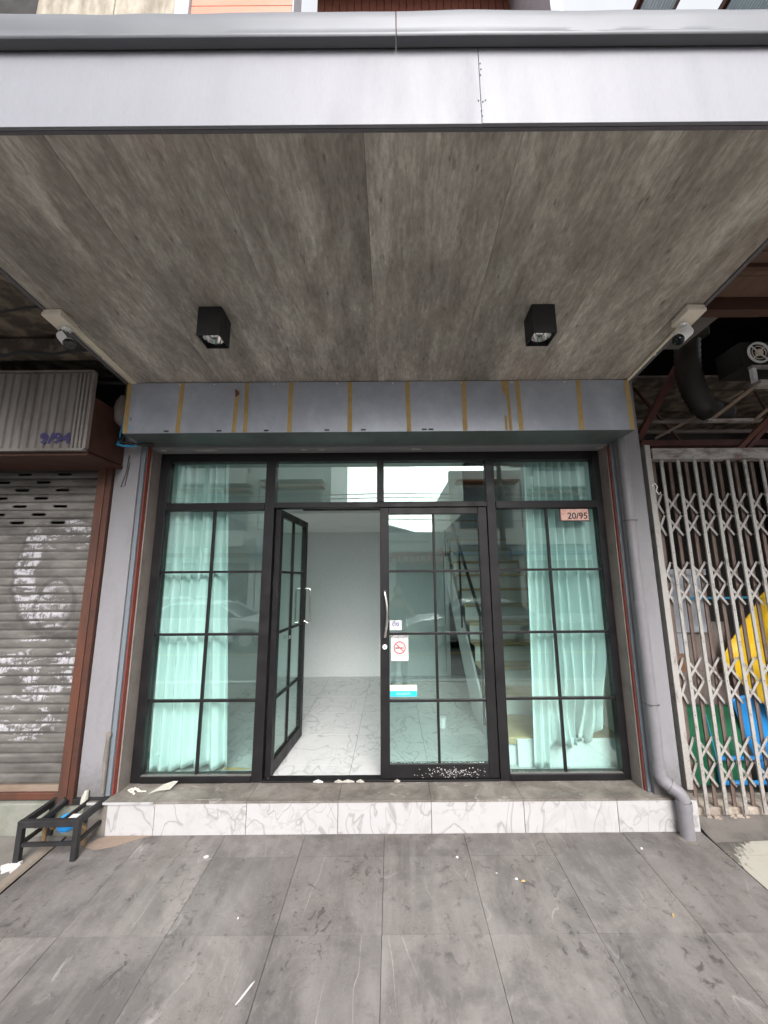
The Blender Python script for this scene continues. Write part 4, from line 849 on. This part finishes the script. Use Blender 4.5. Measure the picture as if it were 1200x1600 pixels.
# duct, fan and bracket
dk = thing('exhaust_duct', 'fat black ribbed duct bending down beside the white fan', 'duct', (2.7,.2,3.0))
pts = [(2.50,.05,3.62),(2.49,.06,3.48),(2.50,.08,3.34),(2.54,.10,3.20),(2.61,.12,3.09),(2.72,.14,3.03),(2.84,.15,3.01)]
MAT['duct'] = worn('sooty_duct', (.022,.020,.018), (.05,.04,.03), .8, 9, .6, 0, .2)
fine = [];
for i in range(len(pts)-1):
    for k in range(6): fine.append(Vector(pts[i]).lerp(Vector(pts[i+1]), k/6))
MB().tube(fine, [.088+(.007 if i % 2 == 0 else 0) for i in range(len(fine))], 20).build('hose', 'duct', dk, smooth=True); box('hood', 2.42, 2.62, -.05, .15, 3.63, 3.80, 'duct', dk, .01)
fn = thing('wall_fan', 'round white extractor fan in a black housing above the white bracket', 'fan', (2.9,-.1,3.3))
FC = Vector((2.87,-.16,3.39)); box('housing', 2.76, 3.25, -.13, .10, 3.29, 3.50, 'dark', fn, .005)
def ring(name, c, r1, r2, t, mat, par):
    m = MB(); N = 28
    for k in range(N):
        a = 2*math.pi*k/N
        for r_ in (r1, r2):
            for yy in (-t/2, t/2): m.v.append((c[0]+r_*math.cos(a), c[1]+yy, c[2]+r_*math.sin(a)))
    for k in range(N): a = 4*k; b = 4*((k+1) % N); m.f += [(a,a+2,b+2,b),(a+1,b+1,b+3,a+3),(a+2,a+3,b+3,b+2),(a,b,b+1,a+1)]
    return m.build(name, mat, par, smooth=True)
ring('guard_ring', FC, .074, .087, .012, 'white', fn); ring('inner_ring', FC, .052, .055, .006, 'cream', fn); disc('hub', FC, .025, .02, 'cream', fn, 16)
for k in range(4): a = math.pi/4+k*math.pi/2; MB().bar(FC+Vector((math.cos(a)*.024,0,math.sin(a)*.024)), FC+Vector((math.cos(a)*.075,0,math.sin(a)*.075)), .009, .006).build('spoke', 'white', fn)
for k in range(5):
    a = .3+k*1.2566; MB().add([FC+Vector(q) for q in [(.022*math.cos(a),.012,.022*math.sin(a)),(.068*math.cos(a-.3),.006,.068*math.sin(a-.3)),(.068*math.cos(a+.35),.018,.068*math.sin(a+.35)),(.022*math.cos(a+.6),.018,.022*math.sin(a+.6))]]+[FC+Vector(q)+Vector((0,.003,0)) for q in [(.022*math.cos(a),.012,.022*math.sin(a)),(.068*math.cos(a-.3),.006,.068*math.sin(a-.3)),(.068*math.cos(a+.35),.018,.068*math.sin(a+.35)),(.022*math.cos(a+.6),.018,.022*math.sin(a+.6))]], [(0,1,2,3),(4,7,6,5),(0,4,5,1),(1,5,6,2),(2,6,7,3),(3,7,4,0)]).build('blade', 'wooddark', fn)
bk = thing('steel_bracket', 'rusty white angle-iron frame carrying a ledge below the round fan', 'bracket', (2.9,-.1,3.1))
box('upright', 2.795, 2.825, -.16, -.13, 3.145, 3.262, 'white', bk); box('upright', 2.955, 2.985, -.16, -.13, 3.145, 3.262, 'white', bk); box('top_bar', 2.79, 2.99, -.165, -.13, 3.263, 3.282, 'gaterail', bk)
box('ledge', 2.80, 3.45, -.20, -.10, 3.115, 3.144, 'gaterail', bk, .002); MB().bar((2.81,-.15,3.12),(2.60,.05,2.93),.024,.024).build('brace', 'rail', bk); box('lower_bar', 2.55, 2.92, .02, .06, 2.905, 2.925, 'gaterail', bk)
MB().bar((3.12,-.14,3.12),(2.92,.05,2.90),.022,.022).build('brace', 'rail', bk); MB().bar((3.02,.0,2.92),(2.70,.10,2.58),.035,.03).build('strut', 'redbeam', bk)
# things behind the gate
SY = .42
o = thing('metal_sheet', 'dull grey metal sheet leaning at the left behind the gate', 'metal sheet', (2.45,SY,1.2)); box('sheet', 2.14, 2.66, SY, SY+.02, 1.22, 1.74, 'foam', o, .003); box('fold', 2.14, 2.66, SY-.02, SY-.001, 1.69, 1.74, 'foam', o); box('lower_sheet', 2.14, 2.46, SY+.021, SY+.03, 1.05, 1.22, 'foam', o)
o = thing('plywood_board', 'brown weathered plywood board behind the gate above the green sheet', 'board', (2.5,SY,.7)); box('board', 2.14, 2.47, SY+.035, SY+.05, .70, 1.21, 'plank', o, .003); box('side_board', 2.475, 2.80, SY+.04, SY+.06, .70, 1.30, 'greypanel', o, .003); box('foot_board', 2.14, 2.80, SY+.02, SY+.034, .66, .90, 'greypanel', o, .003)
m = MB(); NX, NZ = 24, 20
for j in range(NZ+1):
    for i in range(NX+1): x = 2.14+.62*i/NX; zq = .10+.56*j/NZ; m.v.append((x, SY-.05+.012*mn.noise(Vector((x*9,0,zq*6)))+.006*mn.noise(Vector((x*30,0,zq*20))), zq))
for j in range(NZ):
    for i in range(NX): a = j*(NX+1)+i; m.f.append((a, a+1, a+NX+2, a+NX+1))
n0 = len(m.v); m.v += [(x, y+.04, z) for x, y, z in m.v]; m.f += [tuple(reversed([q+n0 for q in f])) for f in m.f]
for i in range(NX): a = NZ*(NX+1)+i; m.f.append((a, a+1, a+1+n0, a+n0))
tag(m.build('green_sheet', 'green', smooth=True), 'faded green plastic sheet standing low behind the gate', 'plastic sheet')
bp = thing('plastic_rack', 'bright blue plastic pipe frame behind the gate in front of the green sheet', 'rack', (2.6,.33,.1))
for p, q in (((2.50,.34,.13),(3.4,.34,.13)),((2.50,.34,.13),(2.50,.34,.26)),((2.50,.34,.30),(2.95,.34,.30))): MB().tube([p,q], .016, 8).build('rail', 'blue', bp, smooth=True)
MB().tube([(2.50,.33,.14),(2.44,.33,.62)], .006, 6).build('cord', 'bluecable', bp)
m = MB(); NX, NZ = 16, 24
for j in range(NZ+1):
    t = j/NZ
    for i in range(NX+1):
        s_ = i/NX; x0 = 2.66+.20*t; x1 = 3.45; zq = .72-.66*t; x = x0+(x1-x0)*s_; zq = zq+ .35*(s_)*(1-t)*.6; m.v.append((x, .33+.02*math.sin(14*s_+3*t), zq))
for j in range(NZ):
    for i in range(NX): a = j*(NX+1)+i; m.f.append((a, a+1, a+NX+2, a+NX+1))
o = m.build('blue_tarp', 'blue', smooth=True); o.modifiers.new('t', 'SOLIDIFY').thickness = .004; tag(o, 'bright blue tarpaulin hanging below the yellow one behind the gate', 'tarpaulin')
m = MB(); NX, NZ = 60, 50
def yl(t): return 3.06-.44*min(1, t/.55) + (.36*max(0, (t-.55)/.45))
for j in range(NZ+1):
    t = j/NZ
    for i in range(NX+1):
        s_ = i/NX; x0 = yl(t); x1 = 3.75; x = x0+(x1-x0)*s_; zq = 1.62-1.10*t+.06*s_*t
        ang = math.atan2(x-3.05, 1.75-zq); fold = math.sin(ang*11)+.45*math.sin(ang*23+1.3)
        m.v.append((x, .29+.045*fold*min(1, t*2+.15)+.01*mn.noise(Vector((x*8,zq*8,0))), zq))
for j in range(NZ):
    for i in range(NX): a = j*(NX+1)+i; m.f.append((a, a+1, a+NX+2, a+NX+1))
yt = thing('yellow_tarp', 'bright yellow tarpaulin hung in folds behind the gate at the right edge', 'tarpaulin', (3.1,.27,.6)); o = m.build('sheet', 'yellow', yt, smooth=True); o.modifiers.new('t', 'SOLIDIFY').thickness = .003
ring('hanging_ring', (3.03,.24,1.55), .042, .052, .008, 'ink', yt); MB().tube([(3.03,.24,1.60),(3.05,.27,1.72)], .005, 6).build('cord', 'rubber', yt)
tag(MB().tube([(2.45,.38,1.50),(2.8,.36,1.50),(3.2,.36,1.51)], .010, 6).build('blue_rope', 'bluecable', smooth=True), 'blue rope stretched behind the gate above the yellow tarpaulin', 'rope')

# ------------------------------------------------------------------ polycarbonate awnings at the upper right
MAT['poly'] = (lambda g: (g.put(g.b.inputs['Transmission Weight'], .35), g.fin(g.mix(g.mr(g.math('SINE', g.math('MULTIPLY', g.sep()[0], 300)), -.3, .3), (.50,.60,.66), (.76,.82,.85)), .4))[1])(G('polycarbonate'))
for x0, lab in ((1.76,'narrow translucent awning sheet high up beside the upper facade'),(2.36,'wide translucent awning sheet high up at the right corner')):
    t = thing('awning', lab, 'awning', (x0+.2,-.7,5.6)); ww = .24 if x0 < 2 else 1.0
    N = int(ww/.03)
    for k in range(N): box('sheet_rib', x0+.03*k, x0+.03*k+.027, -1.6, .1, 5.60, 5.608, 'poly', t)
    box('edge_bar', x0-.03, x0-.002, -1.6, .1, 5.57, 5.62, 'wooddark', t); 
    if ww < .5: box('edge_bar', x0+ww+.002, x0+ww+.014, -1.6, .1, 5.58, 5.62, 'greypanel', t)
tag(MB().tube([(1.9,-.9,5.9),(2.6,-1.25,5.5),(4.5,-2.0,4.8)], .008, 6).build('overhead_wire', 'rubber'), 'black wire crossing below the translucent awning at the upper right', 'wire')
box_ = box('pale_wall', 1.74, 1.90, .0, .3, 5.5, 11, worn('pale_pink_paint', (.78,.70,.69), (.6,.55,.55), .5, 3, .8) if False else 'greywall') if False else None

# ------------------------------------------------------------------ small litter
def litter(name, x, y, z, sz, mat, label, cat, seed, flatness=.35, ang=0):
    rr = random.Random(seed); m = MB(); n = 9; ps = []
    for k in range(n):
        a = 6.283*k/n; r_ = rr.uniform(.7,1.15); u, v_ = sz[0]*math.cos(a)*r_, sz[1]*math.sin(a)*r_; ps.append((x+u*math.cos(ang)-v_*math.sin(ang), y+u*math.sin(ang)+v_*math.cos(ang)))
    h = min(sz)*flatness; m.add([(a,b,z+gz(b)) for a,b in ps]+[(x+(a-x)*.8,y+(b-y)*.8,z+gz(b)+h*rr.uniform(.5,1.4)) for a,b in ps], [tuple(reversed(range(n))), tuple(range(n,2*n))]+[(k,(k+1)%n,(k+1)%n+n,k+n) for k in range(n)])
    return tag(m.build(name, mat), label, cat)
litter('paper_scrap', -1.16, -.19, .001, (.018,.010), 'stwhite', 'white crumpled scrap on the tiles left of the doorway', 'litter', 1)
litter('paper_scrap', -.635, -.94, .001, (.050,.0055), 'stwhite', 'long thin white scrap near the bottom edge of the tiles', 'litter', 2, .5, R(62))
litter('cigarette_butt', .39, -.21, .001, (.010,.006), 'stwhite', 'short white butt on the tiles in front of the closed door', 'litter', 3, .8)
litter('cigarette_butt', .70, -.37, .001, (.011,.007), 'stwhite', 'white butt with an orange end on the tiles right of centre', 'litter', 4, .8)
litter('leaf_scrap', .735, -.385, .001, (.012,.006), 'tape', 'tiny orange-brown scrap beside the white butt', 'litter', 5, .6)
litter('pebble', 1.56, -.15, .001, (.008,.006), 'stwhite', 'small white pebble on the tiles in front of the right panel', 'litter', 6, .9)
litter('pebble', .60, -.33, .001, (.006,.005), 'stwhite', 'tiny white pebble between the two cigarette butts', 'litter', 7, .9)
litter('pebble', -.80, -.60, .001, (.005,.005), 'stwhite', 'tiny white pebble on the left middle tiles', 'litter', 8, .9)
litter('leaf_scrap', 1.43, -.60, .001, (.016,.006), 'tape', 'thin tan scrap on the right front tiles', 'litter', 10, .5, R(50))
litter('paint_chip', -.92, -.22, .001, (.008,.012), 'trimdark', 'small grey chip on the tiles near the left end of the step', 'litter', 11, .6)
pp = thing('paper_card', 'crumpled off-white card lying on the step under the left panel', 'card', (-1.62,.16,ZT))
m = MB(); m.add([(-1.665,.19,ZT+.012),(-1.60,.20,ZT+.028),(-1.57,.205,ZT+.025),(-1.585,.13,ZT+.008),(-1.66,.125,ZT+.002),(-1.71,.085,ZT+.003)],[(0,1,3,4),(1,2,3),(0,4,5)]); o = m.build('sheet', 'paper', pp); o.modifiers.new('t','SOLIDIFY').thickness = .003
rr = random.Random(12)
tw = thing('twig_heap', 'small heap of pinkish plant strands on the left end of the step', 'debris', (-1.83,.12,ZT))
for k in range(7): x = -1.86+rr.uniform(-.03,.05); MB().tube([(x,.13,ZT+.004),(x+.03,.12+rr.uniform(-.03,.03),ZT+.018),(x+.07,.10+rr.uniform(-.03,.03),ZT+.003)], .0035, 5).build('strand', 'cream', tw)
for i, (x, sx_, mt, lab) in enumerate([(-.55,.035,'stwhite','white plaster chip on the sill of the open doorway'),(-.40,.030,'paper','larger tan plaster chip on the sill of the open doorway'),(-.33,.045,'paper','long broken plaster piece in the middle of the doorway sill'),(-.24,.028,'paper','tan plaster chip near the closed door on the sill'),(.03,.02,'paper','small plaster crumb on the step below the closed door')]):
    rr = random.Random(30+i); m = MB(); m.tube([(x-sx_,.222,ZT+.006),(x,.214,ZT+.014),(x+sx_,.222,ZT+.005)], [.004,.013,.005], 6); m.v = [(a+.004*mn.noise(Vector((a*60,b*60,i))), b+.004*mn.noise(Vector((a*50,3,i))), max(ZT, c)) for a,b,c in m.v]; tag(m.build('plaster_chip', mt), lab, 'plaster chip', 'plaster chips in the doorway')

# ------------------------------------------------------------------ the street seen in the glass
def win(par, x0, x1, z0, z1, y, s=1, glass='farglass', frame='greywall'):
    f = box('window', x0, x1, y-.06 if s < 0 else y, y if s < 0 else y+.06, z0, z1, frame, par)
    n = max(2, int((x1-x0)/.7)); st_ = (x1-x0-.1)/n
    for k in range(n): box('pane', x0+.08+st_*k, x0+.02+st_*(k+1), y+.06, y+.075, z0+.08, z1-.08, glass, f)
MAT['farglass'] = G('far_window_glass').fin((.06,.08,.09), .12, 0, .8)
MAT['farwall1'] = worn('cream_render', (.86,.84,.79), (.7,.68,.63), .6, .8, .8); MAT['farwall2'] = worn('pale_green_render', (.80,.85,.82), (.65,.7,.68), .6, .8, .8)
MAT['farblue'] = worn('blue_panel_paint', (.08,.22,.36), None, .4, 2, .6); MAT['farroof'] = worn('terracotta_roof', (.40,.15,.08), None, .6, 2, .8); MAT['shadeopen'] = flat('dark_shopfront', (.05,.055,.06), .5)
YF = -17.8
def block(label, x0, x1, h, mat, floors, balc=True, shop=True, h0=3.4):
    t = thing('building', label, 'building', ((x0+x1)/2, YF-4, -.3)); box('wall', x0, x1, YF-8, YF, -.3, h, mat, t)
    fh = (h-h0)/floors; n = max(1, round((x1-x0)/4)); bw = (x1-x0)/n
    for b in range(n):
        a = x0+bw*b
        if shop: box('shopfront', a+.3, a+bw-.3, YF+.002, YF+.05, -.28, 2.6, 'shadeopen', t)
        box('awning', a+.1, a+bw-.1, YF+.002, YF+1.2, 2.9, 3.05, 'greypanel' if b % 2 else 'farblue', t)
        for k in range(floors):
            zb = h0+fh*k; win(t, a+.5, a+bw-.5, zb+.9, zb+fh-.5, YF+.001)
            if balc:
                box('balcony_slab', a+.3, a+bw-.3, YF+.08, YF+1.1, zb, zb+.12, mat, t); box('balcony_wall', a+.3, a+bw-.3, YF+1.0, YF+1.09, zb+.121, zb+.85, mat, t); box('balcony_roof', a+.3, a+bw-.3, YF+.08, YF+.95, zb+fh-.35, zb+fh-.25, 'farroof', t)
    box('parapet', x0, x1, YF-.3, YF+.06, h+.001, h+.5, mat, t)
    return t
block('tall cream apartment block across the road with tiled balconies, reflected at the left', -16, -7.5, 17, 'farwall1', 4)
block('four-storey cream shophouse across the road with a blue shop awning', -7.4, -3.4, 14.2, 'farwall2', 3)
t = block('low pale green shop across the road with red and green lettering', -3.3, 3.2, 3.7, 'farwall2', 1, False, True, 3.69)
for c_ in list(t.children):
    if c_.name.startswith('window'): 
        for q in list(c_.children): bpy.data.objects.remove(q)
        bpy.data.objects.remove(c_)
m = MB(); m.add([(-3.3,YF-8,3.7),(3.2,YF-8,3.7),(3.2,YF,3.7),(-3.3,YF,3.7),(-1.1,YF-8,4.9),(-1.1,YF,4.9)],[(0,4,5,3),(1,2,5,4),(0,1,4),(3,5,2),(0,3,2,1)]); m.build('gable_roof', 'greywall', t)
text('sign_lettering', 'ร้านอาหาร', .95, 'redprint', (.9, YF+1.22, 2.75), t, rot=(R(90),0,R(180)), depth=.02); text('sign_lettering', 'ตามสั่ง', .95, 'green', (-1.9, YF+1.22, 2.75), t, rot=(R(90),0,R(180)), depth=.02)
block('two-storey cream shophouse across the road beside the green-lettered shop', 3.3, 7.3, 7.2, 'farwall1', 1); block('three-storey grey shophouse row across the road at the right', 7.4, 19, 9.6, 'farwall2', 2)
block('far left row of cream shophouses across the road', -40, -16.2, 12, 'farwall1', 3, False); block('far right row of green shophouses across the road', 19.2, 40, 11, 'farwall2', 3, False)
for i, (z_, y_) in enumerate([(4.3,-13.6),(4.75,-13.6),(4.95,-13.55),(5.3,-13.6),(5.5,-13.65)]):
    pts = [(-30+3*k, y_, z_-.2*math.sin(math.pi*((k*3) % 30)/30)) for k in range(21)]; tag(MB().tube(pts, .018, 5).build('power_line', 'rubber'), ['lowest','second lowest','middle','second highest','highest'][i]+' of the five power lines over the far kerb', 'power line', 'power lines along the road')
for x_, lab in ((-9.0,'concrete power pole at the far kerb left of the storefront'),(5.3,'concrete power pole at the far kerb right of the storefront')):
    t = thing('power_pole', lab, 'pole', (x_,-14.8,-.25), 'power poles along the road'); m = MB(); m.tube([(x_,-14.8,-.25),(x_,-14.8,9)], [.16,.10], 8).build('pole', 'concrete', t); box('cross_arm', x_-.6, x_+.6, -14.68, -14.6, 5.6, 5.7, 'concrete', t); box('cross_arm', x_-.4, x_+.4, -14.68, -14.6, 4.85, 4.95, 'concrete', t)
# cars
def car(x, y, mat, label, flip=1):
    t = thing('parked_car', label, 'car', (x,y,-.36), rot=(0,0,0 if flip > 0 else math.pi), local=True); LOCAL.add(t.name)
    prof = [(-2.2,.32),(-2.25,.55),(-2.18,.82),(-1.9,.90),(-1.2,.94),(.9,.93),(1.75,.82),(2.15,.68),(2.25,.5),(2.2,.3),(1.75,.26),(1.70,.42),(1.55,.60),(1.32,.64),(1.1,.60),(.95,.42),(.90,.24),(-1.0,.24),(-1.05,.42),(-1.2,.60),(-1.43,.64),(-1.65,.60),(-1.8,.42),(-1.85,.26)]
    m = MB(); n = len(prof); vs = [(a,s_*.86,b) for s_ in (-1,1) for a,b in prof]; m.add(vs, [tuple(reversed(range(n))), tuple(range(n,2*n))]+[(i,(i+1)%n,(i+1)%n+n,i+n) for i in range(n)]); m.build('body', mat, t, .05)
    def cab(z0_, z1_, xs0, xs1, w0, w1, nm, mt, bev): mm = MB(); mm.add([(xs0[0],-w0,z0_),(xs0[1],-w0,z0_),(xs0[1],w0,z0_),(xs0[0],w0,z0_),(xs1[0],-w1,z1_),(xs1[1],-w1,z1_),(xs1[1],w1,z1_),(xs1[0],w1,z1_)],[(0,3,2,1),(4,5,6,7),(0,1,5,4),(1,2,6,5),(2,3,7,6),(3,0,4,7)]); return mm.build(nm, mt, t, bev)
    cab(.90, 1.33, (-1.75,1.15), (-1.0,.35), .80, .62, 'windows', 'farglass', .04); cab(1.30, 1.38, (-1.08,.42), (-.9,.2), .64, .56, 'roof', mat, .03)
    for s_ in (-1, 1):
        for p, q in (((1.12,s_*.79,.92),(.38,s_*.63,1.34)),((-.35,s_*.81,.92),(-.32,s_*.635,1.34)),((-1.72,s_*.79,.92),(-1.02,s_*.63,1.34))): MB().bar(p, q, .06, .04).build('pillar', mat, t)
        for xw in (-1.43, 1.32): wh = disc('wheel', (xw, s_*.76, .32), .32, .2, 'rubber', t, 20); disc('rim', (xw, s_*.865, .32), .2, .02, 'steel', wh, 12)
        box('headlight', 2.12, 2.2, s_*.62-.14, s_*.62+.14, .60, .70, 'chrome', t, .01); box('tail_light', -2.27, -2.2, s_*.66-.12, s_*.66+.12, .66, .80, 'redprint', t, .01); box('door_handle', -.15, 0, s_*.865-.01, s_*.865+.01, .80, .83, 'steel', t)
MAT['carwhite'] = G('white_car_paint').fin((.75,.76,.77), .2, 0, .6); MAT['carsilver'] = G('silver_car_paint').fin((.45,.47,.48), .25, .6, .6)
car(-5.6, -9.1, 'carwhite', 'white sedan on the far lane, left of the doorway'); car(2.6, -9.1, 'carsilver', 'silver sedan on the far lane, right of the doorway', -1); car(-8.5, -13, 'carwhite', 'small white car parked at the far kerb')

# ------------------------------------------------------------------ the photographer reflected in the door
pr = thing('person', 'standing person in dark clothes holding up a phone, reflected in the closed glass door', 'person', (.12,-3.95,-.21))
def skin(name, pts, edges, rad, mat, root_i=0, sub=2):
    me = bpy.data.meshes.new(name); me.from_pydata([Vector(p)-Vector((.12,-3.95,-.21)) for p in pts], edges, []); o = bpy.data.objects.new(name, me); COL.objects.link(o); o.parent = pr
    sm = o.modifiers.new('skin', 'SKIN'); sm.use_smooth_shade = True
    for i, v_ in enumerate(me.skin_vertices[0].data): v_.radius = (rad[i] if hasattr(rad[i], '__len__') else (rad[i], rad[i])); v_.use_root = (i == root_i)
    s_ = o.modifiers.new('sub', 'SUBSURF'); s_.levels = sub; s_.render_levels = sub; me.materials.append(MAT[mat]); OFF[o.name] = Vector((0,0,0)); return o
MAT['skin'] = flat('skin', (.45,.28,.20), .5); MAT['shirt'] = flat('dark_shirt', (.05,.06,.08), .8); MAT['trouser'] = flat('dark_trousers', (.03,.035,.05), .8); MAT['hair'] = flat('black_hair', (.012,.01,.01), .5)
bx, by, bz = .12, -3.95, -.21
V = lambda x, y, z: (bx+x, by+y, bz+z)
bpts = [V(0,0,.95), V(0,0,1.15), V(0,.02,1.36), V(0,.02,1.46), V(0,.04,1.55), V(0,.06,1.66),
        V(.18,.03,1.38), V(.27,.16,1.20), V(.10,.46,1.50), V(-.18,.03,1.38), V(-.27,.16,1.20), V(-.10,.46,1.50),
        V(.09,0,.88), V(.10,.02,.50), V(.10,-.02,.10), V(-.09,0,.88), V(-.10,.02,.50), V(-.10,-.02,.10)]
ed = [(0,1),(1,2),(2,3),(3,4),(4,5),(2,6),(6,7),(7,8),(2,9),(9,10),(10,11),(0,12),(12,13),(13,14),(0,15),(15,16),(16,17)]
skin('body', bpts, ed, [(.15,.11),(.13,.10),(.16,.11),.06,.055,.06,.07,.05,.03,.07,.05,.03,.10,.06,.045,.10,.06,.045], 'skin')
skin('shirt', [bpts[i] for i in (0,1,2,6,7,9,10)], [(0,1),(1,2),(2,3),(3,4),(2,5),(5,6)], [(.165,.125),(.145,.115),(.175,.125),.082,.066,.082,.066], 'shirt')
skin('trousers', [bpts[i] for i in (0,12,13,14,15,16,17)], [(0,1),(1,2),(2,3),(0,4),(4,5),(5,6)], [(.16,.12),.115,.08,.065,.115,.08,.065], 'trouser')
def blob(name, c, r, mat, n=14):
    bm = bmesh.new(); bmesh.ops.create_uvsphere(bm, u_segments=18, v_segments=n, radius=1); me = bpy.data.meshes.new(name); bm.to_mesh(me); bm.free(); me.transform(Matrix.Diagonal((*r,1))); me.materials.append(MAT[mat])
    for p in me.polygons: p.use_smooth = True
    return link(name, me, c, pr)
hd = blob('head', V(0,.08,1.64), (.078,.095,.115), 'skin'); blob('hair', V(0,.055,1.675), (.086,.10,.10), 'hair'); blob('nose', V(0,.178,1.63), (.012,.02,.022), 'skin')
for s_ in (-1, 1):
    blob('eye', V(s_*.03,.168,1.65), (.012,.008,.008), 'hair'); blob('ear', V(s_*.08,.07,1.64), (.012,.022,.03), 'skin'); box('shoe', bx+s_*.10-.045, bx+s_*.10+.045, by-.09, by+.18, bz, bz+.09, 'blackmatt', pr, .03)
    h0 = Vector(V(s_*.10,.46,1.50)); skin('hand', [h0, h0+Vector((-s_*.02,.035,.03)), h0+Vector((-s_*.015,.06,.07))], [(0,1),(1,2)], [.026,.032,.026], 'skin')
    for k in range(4): f0 = h0+Vector((-s_*.015,.06,.045+.02*k)); skin('finger', [f0, f0+Vector((-s_*.015,.028,.004)), f0+Vector((-s_*.035,.034,.004))], [(0,1),(1,2)], [.009,.009,.007], 'skin', sub=1)
    f0 = h0+Vector((-s_*.02,.03,.05)); skin('thumb', [f0, f0+Vector((-s_*.03,.0,.02)), f0+Vector((-s_*.05,.012,.03))], [(0,1),(1,2)], [.012,.010,.008], 'skin', sub=1)
blob('mouth', V(0,.170,1.60), (.022,.006,.005), 'redprint')
ph_ = thing('smartphone', 'dark phone held upright by the reflected person', 'phone', V(0,.53,1.58)); px_, py_, pz_ = V(0,.53,1.58); box('case', px_-.075, px_+.075, py_-.004, py_+.004, pz_-.04, pz_+.04, 'blackmatt', ph_, .004); disc('camera_lens', (px_-.05, py_+.0055, pz_+.02), .008, .003, 'lens', ph_, 12)
